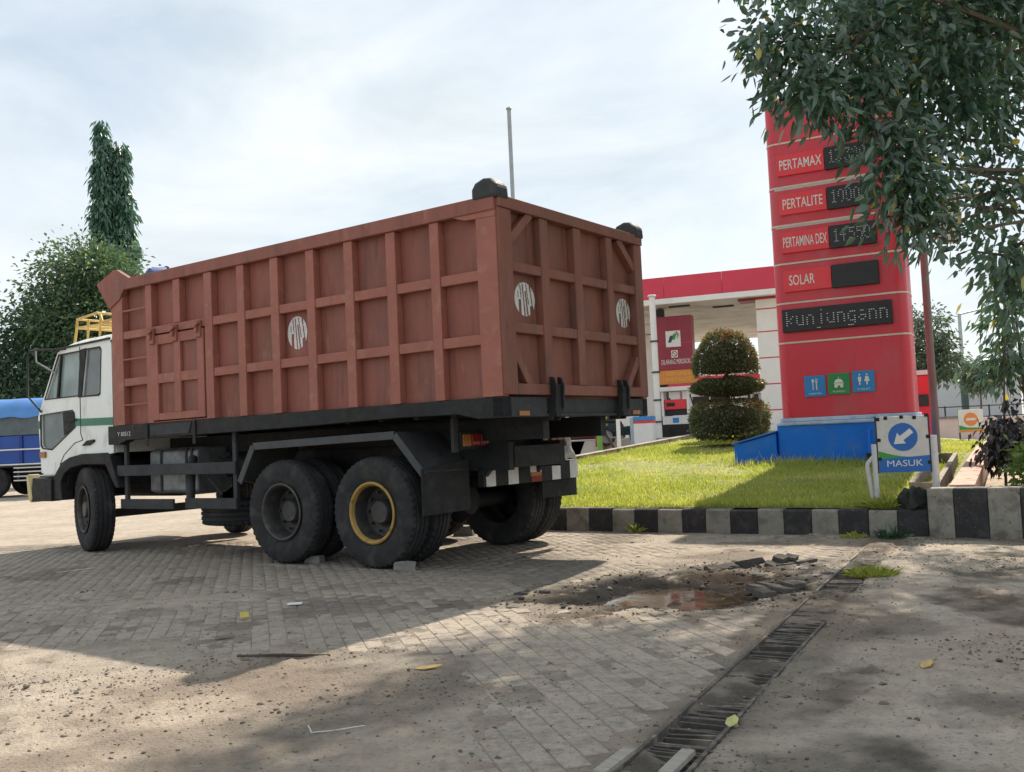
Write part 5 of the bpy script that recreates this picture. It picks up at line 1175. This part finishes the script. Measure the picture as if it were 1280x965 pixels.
# little service icons
def icon(x0, z0, m, cap):
    p = B('service_icon', m, TT_, x0, x0+.345, -.022, -.001, z0-TZ, z0+.35-TZ, .004)
    text('lettering', cap, M_SIGNW, p, (x0+.17, -.0225, z0+.035-TZ), (1, 0, 0), (0, 0, 1), .03, .2, .002); return p
def glyph(p, polys, x0, z0):
    m2 = MB()
    for pl_ in polys: m2.prism([(a*.345, b*.35) for a, b in pl_], (x0, -.026, z0-TZ), (1, 0, 0), (0, 0, 1), (0, 1, 0), .003)
    m2.build('pictogram', M_SIGNW, p)
def oval(cx, cy, rx, ry, n=14): return [(cx+rx*math.cos(2*math.pi*k/n), cy+ry*math.sin(2*math.pi*k/n)) for k in range(n)]
def rc(x0, x1, y0, y1): return [(x0, y0), (x1, y0), (x1, y1), (x0, y1)]
p = icon(.425, 1.625, M_ICB, 'KANTIN'); glyph(p, [oval(.41, .75, .055, .09), rc(.39, .43, .32, .68), rc(.55, .60, .32, .70), rc(.52, .54, .70, .85), rc(.565, .585, .70, .85), rc(.61, .63, .70, .85), rc(.52, .63, .66, .71)], .425, 1.625)
p = icon(.81, 1.64, M_ICG, 'MUSHOLA'); glyph(p, [[(.30, .56)]+[(.5+.2*math.cos(R(180-a)), .56+.17*math.sin(R(a))) for a in range(20, 170, 15)]+[(.70, .56)], rc(.27, .73, .50, .54), rc(.30, .44, .32, .49), rc(.56, .70, .32, .49), rc(.441, .559, .42, .49), rc(.49, .51, .74, .84)], .81, 1.64)
p = icon(1.20, 1.655, M_ICB, 'TOILET'); glyph(p, [oval(.33, .82, .04, .04), [(.25, .72), (.41, .72), (.39, .52), (.36, .5), (.36, .34), (.30, .34), (.30, .5), (.27, .52)], oval(.66, .82, .04, .04), [(.60, .74), (.72, .74), (.78, .5), (.69, .5), (.69, .34), (.63, .34), (.63, .5), (.54, .5)]], 1.20, 1.655)
MB().lathe([(.0, -.02), (.03, -.018), (.035, 0)], (.93, -.001, 1.43-TZ), (0, -1, 0), 12).build('fitting', M_SIGNW, TT_)
# sloping blue box beside the base
bb_ = empty('blue_box', (4.55, 16.5, TZ), R(-28), label='small sloping blue masonry box left of the price sign base', category='box')
MB().prism([(-.80, -.15), (-.80, .36), (-.08, .54), (-.08, -.15)], (0, -.12, 0), (1, 0, 0), (0, 0, 1), (0, 1, 0), .75).build('body', M_TBLUE, bb_, .008)
MB().prism([(-.84, .365), (-.84, .395), (-.075, .585), (-.075, .555)], (0, -.15, 0), (1, 0, 0), (0, 0, 1), (0, 1, 0), .81).build('lid', mat('blue_lid', (.018, .14, .52), .5, var=.1), bb_, .004)

# ================================================================== STEEL POLE, ENTRY SIGN, ROCK
M_POLE = mat('pole_pinkish_brown', (.19, .135, .14), .6, var=.2, scale=4, stretch=(1, 1, .3))
pl_ = empty('steel_pole', (7.12, 16.4, .55), 0, label='tall pinkish brown steel pole with a box sign right of the red totem', category='pole')
MB().tube([(0, 0, -.1), (0, 0, 7.5)], [.066, .058], 14).build('post', M_POLE, pl_, smooth=40)
for x, z in ((.06, 3.7), (.06, 4.3)): MB().tube([(x, 0, z), (.30, -.02, z)], .015, 6).build('bracket', M_POLE, pl_)
bxs = B('box_sign', mat('beige_panel', (.55, .50, .42), .6, var=.08), pl_, .28, .58, -.14, .10, 3.60, 4.42, .01)
for x0, x1, z0, z1 in ((.27, .30, 3.59, 4.43), (.56, .59, 3.59, 4.43), (.30, .56, 3.59, 3.62), (.30, .56, 4.40, 4.43)): B('sign_rim', M_DARKG, bxs, x0, x1, -.155, -.135, z0, z1)
es = empty('entry_sign', (3.80, 10.28, .26), R(-8), label='worn MASUK entry sign with blue circle and white arrow on white posts', category='sign')
M_POSTW = mat('post_white', (.60, .61, .62), .6, var=.08, scale=8, col2=(.35, .34, .32), c2scale=10, c2lo=.6, c2hi=.75)
M_BOARD = mat('board_worn_white', (.60, .60, .58), .6, var=.1, scale=8, col2=(.22, .21, .2), c2scale=9, c2lo=.62, c2hi=.70)
M_SBLUE = mat('sign_blue', (.012, .13, .46), .45, var=.08, scale=5, col2=(.1, .2, .42), c2scale=12, c2lo=.66, c2hi=.76)
M_SGRN = mat('sign_green', (.03, .30, .05), .45, var=.06)
MB().tube([(.0, .0, -.1), (.0, .0, .66)], .028, 10).build('post', M_POSTW, es, smooth=40)
MB().tube([(.60, .0, -.1), (.60, .0, .73)], .038, 10).build('post', M_POSTW, es, smooth=40)
MB().tube([(-.02, .03, -.05), (-.075, .03, .40), (-.07, .03, .46), (-.03, .03, .50), (.02, .03, .56)], .022, 8).build('brace', M_POSTW, es, smooth=40)
ES = .028
bd = B('board', M_BOARD, es, .035, .555, -.012, .006, .355, .945, .003)
for a, b, c, d in ((.02, .035, .35, .95), (.555, .568, .35, .95)): B('frame_bar', M_DARKG, es, a, b, -.016, .012, c, d)
for x, z in ((.05, .92), (.13, .93), (.29, .935), (.42, .925), (.54, .945), (.545, .72), (.05, .70), (.05, .50), (.545, .45)): B('clip', M_BLACK, es, x-.018, x+.018, -.018, -.0125, z-.018, z+.018)
MB().prism([(a, b) for a, b in oval(.295, .725, .148, .148, 36)], (0, -.0125, 0), (1, 0, 0), (0, 0, 1), (0, -1, 0), .003).build('blue_disc', M_SBLUE, bd)
ar = V(-.80, -.60); an = V(.60, -.80); cc = V(.295, .725)
arrow = [(.11, .028), (-.02, .028), (-.02, .07), (-.12, 0), (-.02, -.07), (-.02, -.028), (.11, -.028)]
MB().prism([tuple(cc-ar*a*1.0+an*b if True else cc) for a, b in arrow], (0, -.0157, 0), (1, 0, 0), (0, 0, 1), (0, -1, 0), .003).build('white_arrow', M_SIGNW, bd)
sw = [(.04, .585)]+[(.04+.51*t, .585-.06*t-.035*math.sin(math.pi*t)) for t in (.15, .3, .45, .6, .75, .9, 1)]+[(.55, .51), (.04, .49)]
MB().prism(sw, (0, -.0125, 0), (1, 0, 0), (0, 0, 1), (0, -1, 0), .002).build('green_swoosh', M_SGRN, bd)
MB().prism([(.037, .357), (.553, .357), (.553, .525), (.04, .50)], (0, -.0125, 0), (1, 0, 0), (0, 0, 1), (0, -1, 0), .0035).build('blue_band', M_SBLUE, bd)
text('lettering', 'MASUK', M_SIGNW, bd, (.295, -.0165, .418), (1, 0, 0), (0, 0, 1), .068, .36, .002)
rough_block('dark_rock', (4.0, 9.80, .25), (.24, .2, .22), R(20), mat('dark_rock', (.035, .04, .036), .85, var=.3, scale=8, bump=.6, bscale=20), .5, 88, label='angular dark rock sitting on the kerb beside the banded wall', category='rock')

# ================================================================== FUEL STATION (local x along canopy front, y back)
CZ = .85
ca21, sa21 = math.cos(R(-21)), math.sin(R(-21))
CN = empty('station_canopy', (4.6, 32, CZ), R(-21), label='fuel station canopy with red fascia and white soffit on a tiled column', category='canopy')
M_FRED = mat('fascia_red', (.60, .035, .075), .4, var=.06, scale=1); M_FWH = mat('fascia_white', (.76, .75, .73), .55, var=.08, scale=2)
M_SOF = mat('soffit_white', (.70, .67, .62), .7, var=.08, scale=.8, col2=(.42, .38, .33), c2scale=.6, c2lo=.5, c2hi=.7)
M_TILE = mat('column_tile', (.78, .76, .72), .35, var=.06, scale=2); M_MAROON = mat('maroon_panel', (.26, .02, .04), .4, var=.08)
X0, X1, YB = -3.2, 6.3, 15.0
for a, b in zip(np.linspace(X0, X1, 6)[:-1], np.linspace(X0, X1, 6)[1:]): B('fascia_panel', M_FRED, CN, a+.004, b-.004, -.06, .0, 5.53-CZ, 6.24-CZ, .01)
B('fascia_band', M_FWH, CN, X0, X1, -.10, .0, 5.34-CZ, 5.522-CZ, .01)
B('fascia_panel', M_FRED, CN, X0-.06, X0, 0, YB, 5.53-CZ, 6.24-CZ); B('fascia_panel', M_FRED, CN, X1, X1+.06, 0, YB, 5.53-CZ, 6.24-CZ); B('fascia_panel', M_FRED, CN, X0, X1, YB, YB+.06, 5.53-CZ, 6.24-CZ)
B('roof_sheet', M_SOF, CN, X0, X1, 0, YB, 5.9-CZ, 5.95-CZ)
ys_ = np.linspace(.0, YB, 11)
for a, b in zip(ys_[:-1], ys_[1:]): B('soffit_strip', M_SOF, CN, X0, X1, a+.015, b-.015, 5.37-CZ, 5.40-CZ)
for (x, y) in ((.9, .9), (2.2, 2.0)): B('soffit_lamp', M_DARKG, CN, x-.35, x+.35, y-.12, y+.12, 5.33-CZ, 5.368-CZ)
B('soffit_beam', M_MAROON, CN, 2.9, 4.6, .55, 1.3, 5.28-CZ, 5.36-CZ)
for x0, y0 in ((3.46, .5),):
    for k, (z0, z1) in enumerate(((.75, 1.69), (1.69, 2.53), (2.53, 3.38), (3.38, 4.23), (4.23, 4.97), (4.97, 5.30))):
        B('column_tile', M_TILE, CN, x0, x0+.76, y0, y0+.76, z0-CZ+.02, z1-CZ-.02, .006)
    B('column_core', M_FRED, CN, x0+.02, x0+.74, y0+.02, y0+.74, -.2, 5.34-CZ)
B('column_core', M_FWH, CN, 3.5, 4.2, 9.5, 10.2, -.2, 5.34-CZ); B('column_core', M_FWH, CN, -2.4, -1.7, 9.5, 10.2, -.2, 5.34-CZ)
# sign-clad column over the dispenser
SP = empty('pump_sign', (4.6, 32, CZ), R(-21), label='maroon sign panel with white lettering above the fuel dispenser', category='sign')
B('column', M_DARKG, SP, .05, .28, 1.1, 1.4, -.1, 4.49)
B('maroon_panel', M_MAROON, SP, .12, 1.30, .72, 1.2, 3.20-CZ, 5.02-CZ, .008)
B('panel_seam', M_FRED, SP, .12, 1.30, .714, .719, 4.1-CZ, 4.115-CZ)
og = B('orange_panel', mat('orange_panel', (.62, .22, .03), .45, var=.06), SP, .12, 1.34, .70, 1.2, 2.73-CZ, 3.195-CZ, .008)
M_OLET = mat('orange_letter', (.72, .42, .12), .5, var=.05)
for i, wd in enumerate(('PERTAMAX', 'PERTALITE')): text('lettering', '/ '+wd, M_OLET, og, (.73, .699, 3.01-CZ-.19*i), (1, 0, 0), (0, 0, 1), .13, .95, .003)
text('lettering', 'DILARANG MEROKOK', M_SIGNW, SP, (.72, .718, 3.40-CZ), (1, 0, 0), (0, 0, 1), .17, .98, .003)
lg = B('logo_plate', M_SIGNW, SP, .42, .92, .712, .719, 3.98-CZ, 4.52-CZ)
MB().prism([(.49, 4.13), (.60, 4.13), (.68, 4.36), (.57, 4.36)], (0, .711, -CZ), (1, 0, 0), (0, 0, 1), (0, -1, 0), .002).build('logo_mark', mat('logo_dark', (.03, .05, .06), .5), lg)
MB().prism([(.63, 4.22), (.73, 4.22), (.78, 4.38), (.82, 4.38), (.80, 4.24), (.86, 4.34), (.86, 4.42), (.68, 4.42)], (0, .711, -CZ), (1, 0, 0), (0, 0, 1), (0, -1, 0), .002).build('logo_mark', M_SGRN, lg)
MB().prism([(.72, 4.44), (.85, 4.42), (.80, 4.50)], (0, .711, -CZ), (1, 0, 0), (0, 0, 1), (0, -1, 0), .002).build('logo_mark', M_SIGNR, lg)
ns_ = B('no_smoking_plate', M_SIGNW, SP, .58, .80, .712, .719, 3.62-CZ, 3.86-CZ)
MB().prism([(.60, 3.83), (.63, 3.83), (.78, 3.65), (.75, 3.65)], (0, .711, -CZ), (1, 0, 0), (0, 0, 1), (0, -1, 0), .002).build('slash', M_MAROON, ns_)
MB().lathe([(.07, 0), (.095, 0), (.095, .003), (.07, .003)], (.69, .712, 3.74-CZ), (0, -1, 0), 20).build('ring', M_MAROON, ns_)
# fuel dispensers
def dispenser(x, y, label, main=True):
    D = empty('fuel_dispenser', (4.6+x*ca21-y*sa21, 32+x*sa21+y*ca21, CZ), R(-21), label=label, category='dispenser', group='fuel dispensers under the canopy')
    B('base_cabinet', M_BLACK, D, 0, .92, 0, .55, -.05, .52, .01); B('middle_cabinet', M_SIGNW, D, .02, .90, .01, .54, .525, .80, .01)
    for a in (.0, .84): B('side_post', M_FWH, D, a, a+.08, .02, .53, .80, 1.62, .008)
    B('head', M_FWH, D, -.12, 1.04, -.08, .63, 1.62, 1.76, .015)
    B('display', M_SIGNR, D, .10, .82, .06, .50, 1.02, 1.34, .008); B('display_screen', M_SCREEN, D, .16, .44, .05, .059, 1.12, 1.24)
    B('glass', M_SCREEN, D, .10, .82, .12, .48, .82, 1.015); B('glass', M_SIGNW, D, .3, .62, .1, .48, 1.345, 1.60)
    B('blue_label', M_ICB, D, .36, .56, .0, .009, .58, .74)
    MB().tube([(.93, .2, 1.5), (1.04, .1, 1.1), (1.0, .1, .6), (.95, .2, .9)], .022, 6).build('hose', M_BLACK, D, smooth=50)
    return D
dispenser(.28, .10, 'white and red fuel dispenser below the maroon sign panel')
dispenser(2.3, 7.0, 'far fuel dispenser partly hidden behind the topiary shrub')
def far_sign():
    S = empty('pump_sign', (4.6, 32, CZ), R(-21), label='second maroon sign panel deep under the canopy by the white column', category='sign')
    B('maroon_panel', M_MAROON, S, 3.55, 4.75, 8.9, 9.4, 3.05-CZ, 5.2-CZ, .008); B('orange_panel', MATS['orange_panel'], S, 3.55, 4.78, 8.88, 9.4, 2.6-CZ, 3.04-CZ)
    B('column', M_DARKG, S, 4.0, 4.25, 9.05, 9.3, -.1, 2.6-CZ)
far_sign()
# station shop far behind
SHP = empty('station_shop', (8.5, 54, .9), R(-12), label='low station shop with red fascia far behind the topiary shrub', category='building')
B('wall', M_FWH, SHP, -6, 14, 0, 6, -.3, 2.5); B('fascia', M_FRED, SHP, -6.3, 14.3, -.4, 6, 2.5, 3.2, .02); B('roof', M_SOF, SHP, -6, 14, 0, 5.8, 3.2, 3.3)
for x in (-4.5, -1.5, 1.5, 4.5, 8.0): 
    d = B('window', M_SCREEN, SHP, x, x+1.9, -.02, -.004, .3, 2.1); B('window_frame', M_FWH, d, x+.92, x+.98, -.04, -.021, .3, 2.1)
# white corner post and mast
def post(name, label, x, y, z0, z1, r, m, cat='post', extra=None, **k):
    e = empty(name, (x, y, z0), 0, label=label, category=cat, **k)
    MB().tube([(0, 0, -.15), (0, 0, z1-z0)], r, 10).build('shaft', m, e, smooth=40)
    MB().lathe([(.0, .05), (r*1.2, .04), (r*1.5, 0), (r*1.2, -.03)], (0, 0, z1-z0), (0, 0, 1), 12).build('finial', m, e, smooth=40); return e
e = post('flag_post', 'slim white post standing at the canopy corner beside the dump truck', 4.66, 31.2, .85, 5.55, .10, M_FWH)
for z in (.6, 1.3, 2.2, 3.2): B('clamp', M_DARKG, e, -.12, .12, -.12, .12, z, z+.05)
post('radio_mast', 'thin tall grey mast rising behind the rear corner of the tipper bed', .33, 34, .5, 12.9, .075, mat('mast_grey', (.33, .36, .38), .5, metal=.3), 'mast')
M_GP = mat('lime_green_paint', (.16, .40, .06), .5, var=.1)
gp = empty('green_post', (2.02, 23.0, .60), 0, label='lime green sign post at the driveway edge under the truck bed', category='post')
MB().box(-.06, .06, -.05, .05, 0, 1.25).build('shaft', M_GP, gp, .006)
for z in (.75, .92, 1.08): B('arm', M_GP, gp, .06, .20, -.03, .03, z, z+.05)
MB().tube([(2.06, 22.9, 1.35), (2.42, 22.8, .66)], .035, 6).build('leaning_stick', M_TWIG, None, label='brown stick leaning against the lime green post', category='stick')
wpz = empty('white_bollard', (2.83, 26.3, .75), 0, label='thin white bollard right of the lime green post', category='bollard')
MB().box(-.05, .05, -.05, .05, -.1, .95).build('shaft', M_FWH, wpz, .006); B('cap', M_SIGNW, wpz, -.06, .06, -.06, .06, .951, .98)
# cabinet, white board, crates and motorcycle on the drive
cb = empty('service_cabinet', (3.78, 28.2, .80), R(-21), label='white and blue service cabinet beside the slim white post', category='cabinet')
B('body', M_FWH, cb, -.26, .30, -.2, .2, -.05, .62, .01); B('lid', M_ICB, cb, -.27, .31, -.21, .21, .70, .82, .01); B('trim', M_SIGNR, cb, -.265, .305, -.205, .205, .625, .695); B('side_panel', mat('cabinet_grey', (.3, .4, .45), .5), cb, -.36, -.262, -.2, .2, -.05, .80)
wb = empty('notice_board', (1.45, 30.0, .72), 0, label='blank white board standing behind the rear bumper of the dump truck', category='board')
MB().prism([(-.28, .36), (.13, .34), (.13, .52), (.26, .55), (.26, 1.02), (-.20, 1.0)], (0, 0, 0), (1, 0, 0), (0, 0, 1), (0, 1, 0), .03).build('board', M_FWH, wb)
for x in (-.15, .1): B('leg', M_DARKG, wb, x, x+.04, .031, .06, -.1, .9)
M_CRATE = mat('red_crate', (.36, .025, .02), .5, var=.15)
for k in range(5):
    c_ = empty('red_crate', (2.65+.01*k, 29.6, .78+.17*k), .1*(k % 3-1), label=['bottom', 'second lowest', 'middle', 'second highest', 'topmost'][k]+' red plastic crate in the stack behind the lime green post', category='crate', group='stacked red crates')
    B('tub', M_CRATE, c_, -.18, .18, -.15, .15, 0, .14, .01); B('rim', M_CRATE, c_, -.195, .195, -.165, .165, .141, .16)
# motorcycle seen side-on
mo = empty('motorcycle', (3.22, 29.0, .80), R(8), label='dark parked motorcycle between white bollard and service cabinet', category='motorcycle')
for x in (-.48, .50):
    w = empty('wheel', (x, 0, .28), 0, mo); MB().lathe([(.21, -.04), (.27, -.035), (.28, 0), (.27, .035), (.21, .04)], (0, 0, 0), (0, 1, 0), 24).build('tyre', M_RUB, w, smooth=50); MB().lathe([(.0, -.02), (.2, -.01), (.2, .01), (.0, .02)], (0, 0, 0), (0, 1, 0), 20).build('rim', M_STEEL, w)
MB().prism([(-.45, .48), (-.1, .30), (.25, .30), (.42, .55), (.52, .80), (.44, .84), (.30, .58), (.05, .56), (-.15, .66), (-.62, .70), (-.66, .62)], (0, -.10, 0), (1, 0, 0), (0, 0, 1), (0, 1, 0), .20).build('body', mat('bike_dark', (.015, .03, .035), .3, var=.1), mo, .03)
MB().prism([(-.60, .70), (-.10, .66), (.02, .62), (-.02, .72), (-.3, .77), (-.6, .77)], (0, -.11, 0), (1, 0, 0), (0, 0, 1), (0, 1, 0), .22).build('seat', M_BLACK, mo, .03)
MB().tube([(.46, -.3, .98), (.44, -.1, .92), (.44, .1, .92), (.46, .3, .98)], .015, 6).build('handlebar', M_BLACK, mo); B('headlamp', M_SIGNW, mo, .47, .54, -.07, .07, .78, .90, .02)
MB().tube([(.42, -.06, .85), (.50, -.06, .28)], .02, 6).build('fork', M_STEEL, mo)
MB().tube([(.0, -.12, .25), (-.35, -.13, .24), (-.62, -.14, .34)], .035, 8).build('exhaust', M_STEEL, mo, smooth=40)
# dark parked red car at the back of the drive
cr_ = empty('parked_car', (1.9, 33.5, .70), 0, label='dark red parked car in shade behind the lime green post', category='car')
M_CRED = mat('dark_car_red', (.09, .012, .012), .35, var=.1)
MB().prism([(-1.9, .3), (-1.9, .75), (-1.5, .85), (-1.0, 1.32), (.7, 1.35), (1.3, .9), (1.9, .78), (1.95, .3)], (0, 0, 0), (1, 0, 0), (0, 0, 1), (0, 1, 0), 1.6).build('body', M_CRED, cr_, .05)
MB().prism([(-1.25, .9), (-.92, 1.24), (-.1, 1.26), (-.1, .9)], (0, -.012, 0), (1, 0, 0), (0, 0, 1), (0, 1, 0), .01).build('window', M_SCREEN, cr_); MB().prism([(0, .9), (0, 1.26), (.62, 1.26), (1.05, .9)], (0, -.012, 0), (1, 0, 0), (0, 0, 1), (0, 1, 0), .01).build('window', M_SCREEN, cr_)
for x in (-1.2, 1.2):
    w = empty('wheel', (x, .02, .3), 0, cr_); MB().lathe([(.19, -.08), (.3, -.07), (.3, .07), (.19, .08)], (0, 0, 0), (0, 1, 0), 24).build('tyre', M_RUB, w, smooth=40); MB().lathe([(.0, -.07), (.19, -.06), (.19, .06)], (0, 0, 0), (0, 1, 0), 20).build('rim', M_STEEL, w)

# ================================================================== RIGHT BACKGROUND
rb = empty('red_cabinet', (8.0, 19.0, .70), R(-28), label='narrow red cabinet standing right behind the price totem', category='cabinet')
B('body', M_SIGNR, rb, -.25, .22, -.2, .2, -.1, 1.32, .01); B('meter', M_DARKG, rb, -.02, .16, -.225, -.201, .72, .95, .006); B('cap', M_SIGNW, rb, -.27, .24, -.22, .22, 1.33, 1.42)
ne = empty('no_entry_sign', (11.3, 24.0, .62), R(-6), label='square white sign with orange no-entry disc and green swoosh', category='sign')
nb_ = B('board', M_SIGNW, ne, -.29, .30, -.015, .0, .18, .74, .003)
MB().prism(oval(0.0, .50, .165, .165, 30), (0, -.0155, 0), (1, 0, 0), (0, 0, 1), (0, -1, 0), .003).build('orange_disc', mat('faded_orange', (.72, .25, .06), .5, var=.05), nb_)
MB().prism(rc(-.11, .11, .47, .53), (0, -.019, 0), (1, 0, 0), (0, 0, 1), (0, -1, 0), .003).build('white_bar', M_SIGNW, nb_)
MB().prism([(-.285, .36), (-.1, .30), (.295, .28), (.295, .245), (-.285, .245)], (0, -.0155, 0), (1, 0, 0), (0, 0, 1), (0, -1, 0), .002).build('green_swoosh', M_SGRN, nb_)
MB().prism(rc(-.285, .295, .185, .244), (0, -.0155, 0), (1, 0, 0), (0, 0, 1), (0, -1, 0), .002).build('orange_band', MATS['faded_orange'], nb_)
for x in (-.27, .27): B('leg', M_DARKG, ne, x-.015, x+.015, .0, .03, -.15, .75)
B('foot', M_STONE, ne, -.5, .6, -.15, .2, -.15, -.02, .02)
ww = empty('boundary_wall', (11.2, 26.6, .40), R(-8), label='pale pinkish low boundary wall behind the no-entry sign', category='wall')
M_WW = mat('pale_pink_wall', (.66, .54, .48), .85, var=.08, scale=2)
for k in range(8): B('wall_panel', M_WW, ww, -.2+k*1.5+.01, 1.28+k*1.5, 0, .15, -.3, .76, .01)
B('coping', M_STONE, ww, -.25, 1.2, -.05, .2, .765, .82)
lamp = empty('street_lamp', (28, 60, .9), 0, label='tall street lamp with single arm behind the round shrub', category='street lamp')
MB().tube([(0, 0, -.5), (0, 0, 3.0)], .22, 10).build('lower_post', mat('lamp_dark_green', (.03, .06, .055), .6), lamp, smooth=40); MB().tube([(0, 0, 3.0), (0, 0, 6.75)], [.13, .1], 10).build('upper_post', mat('lamp_grey', (.35, .4, .42), .5), lamp, smooth=40)
MB().tube([(0, 0, 6.7), (1.5, 0, 7.0)], .06, 8).build('arm', MATS['lamp_grey'], lamp); MB().prism([(1.4, 6.95), (2.1, 7.12), (2.4, 7.08), (2.2, 6.98), (1.5, 6.88)], (0, -.15, 0), (1, 0, 0), (0, 0, 1), (0, 1, 0), .3).build('lamp_head', MATS['lamp_grey'], lamp, .03)
gb = empty('grey_building', (31.0, 72, .8), R(-5), label='plain pale grey warehouse behind the street lamp', category='building')
B('wall', mat('pale_grey_wall', (.45, .47, .49), .85, var=.06, scale=.4), gb, 0, 6.5, 0, 8, -.5, 3.7); B('roof', MATS['lamp_grey'], gb, -.2, 6.7, -.2, 8.2, 3.7, 3.95)
hs_ = empty('low_house', (42.0, 74, .8), R(-5), label='low house with tiled roof at the far right edge', category='building')
B('wall', M_FWH, hs_, 0, 9, 0, 6, -.5, 2.4); MB().prism([(-.6, 2.4), (9.6, 2.4), (8.4, 4.0), (.8, 4.0)], (0, -.6, 0), (1, 0, 0), (0, 0, 1), (0, 1, 0), 7.2).build('roof', mat('brown_tile', (.30, .22, .16), .85, var=.15, scale=2), hs_)
for x in (1, 4, 6.8): B('window', M_SCREEN, hs_, x, x+1.2, -.03, -.004, .6, 1.8)
fn = empty('field_fence', (20, 50, .7), R(-4), label='dark pipe fence along the verge below the grey warehouse', category='fence')
for x in np.arange(0, 22, 2.2): MB().tube([(x, 0, -.3), (x, 0, 1.1)], .04, 6).build('post', M_DARKG, fn)
for z in (.5, 1.05): MB().tube([(0, 0, z), (22, 0, z)], .03, 6).build('rail', M_DARKG, fn)
vg = MB().grid(lambda u, v: (u, v, .78+.004*(v-36)), np.linspace(15, 60, 4), np.linspace(36, 49, 4)).build('verge', mat('verge_grass', (.16, .24, .05), .95, var=.3, scale=.8, world_space=True, bump=.6, bscale=8), None, kind='structure')

# ================================================================== BLUE TRUCK FAR LEFT
BT_ = empty('blue_truck', (-22, 31.0, 0), R(-2), label='blue cargo truck with tarpaulin cover parked at the left edge', category='truck')
M_BPL = mat('blue_plank', (.008, .065, .32), .45, var=.12, scale=3); M_BTARP = mat('sky_blue_tarp', (.07, .22, .52), .6, var=.12, scale=1.2, bump=.3, bscale=4); M_GCAN = mat('grey_canvas', (.10, .13, .15), .85, var=.2, scale=3, bump=.3, bscale=6)
B('chassis', M_BLACK, BT_, -1.6, 8.6, .5, 1.7, .55, .95); B('cargo_floor', M_DARKG, BT_, .6, 8.8, 0, 2.3, .95, 1.03)
xs_ = np.arange(.6, 8.8, .82)
for i, x in enumerate(xs_[:-1]):
    B('side_board', M_BPL, BT_, x+.05, x+.78, .02, .06, 1.04, 1.94, .008); B('stake', mat('blue_stake', (.008, .03, .22), .5), BT_, x-.05, x+.048, -.03, .07, 1.04, 1.96)
for z in (1.03, 1.50): MB().tube([(.5, -.05, z), (8.8, -.05, z)], .025, 6).build('rail', M_FWH, BT_)
m2 = MB(); m2.grid(lambda u, v: (.6+8.2*u, .0+.02*math.sin(40*u)+.01*math.sin(9*v), 1.96+.6*v), np.linspace(0, 1, 60), np.linspace(0, 1, 6)); m2.build('canvas_side', M_GCAN, BT_, smooth=60)
def trp(u, v):
    y = -.06+2.42*v; z = 2.52+.66*(1-abs(2*v-1)**3)+.03*math.sin(6.28*u*8)*abs(2*v-1); return (.5+8.4*u, y, z)
m2 = MB(); m2.grid(trp, np.linspace(0, 1, 50), np.linspace(0, 1, 14)); m2.build('tarp_roof', M_BTARP, BT_, smooth=60)
B('end_panel', M_GCAN, BT_, 8.8, 8.84, 0, 2.3, 1.04, 3.0); B('head_panel', M_BPL, BT_, .56, .6, 0, 2.3, 1.04, 3.0); B('far_side', M_GCAN, BT_, .6, 8.8, 2.26, 2.3, 1.04, 2.6)
for z in (.52, .65, .79, .92): MB().tube([(6.1, -.02, z), (8.7, -.02, z)], .022, 6).build('guard_rail', M_FWH, BT_)
for x in (6.2, 7.4, 8.6): B('guard_post', M_DARKG, BT_, x, x+.05, .0, .04, .5, 1.0)
for x in (.4, 4.2, 5.35):
    for y in (.2, 2.1):
        w = empty('wheel', (x, y, .5), 0, BT_); t = bpy.data.objects.new('tyre', TYRE); COL.objects.link(t); t.parent = w; t.scale = (.96, .96, .96); r_ = bpy.data.objects.new('rim', RIMS[(-1, True)]); COL.objects.link(r_); r_.parent = w
cbm = MB().prism([(-1.9, .5), (-1.95, 1.4), (-1.75, 2.35), (.35, 2.4), (.4, .9), (.0, .6)], (0, .05, 0), (1, 0, 0), (0, 0, 1), (0, 1, 0), 2.2).build('cab', M_BPL, BT_, .05)
MB().prism([(-1.7, 1.4), (-1.55, 2.15), (-.3, 2.2), (-.3, 1.4)], (0, .03, 0), (1, 0, 0), (0, 0, 1), (0, 1, 0), .02).build('window', M_SCREEN, cbm)
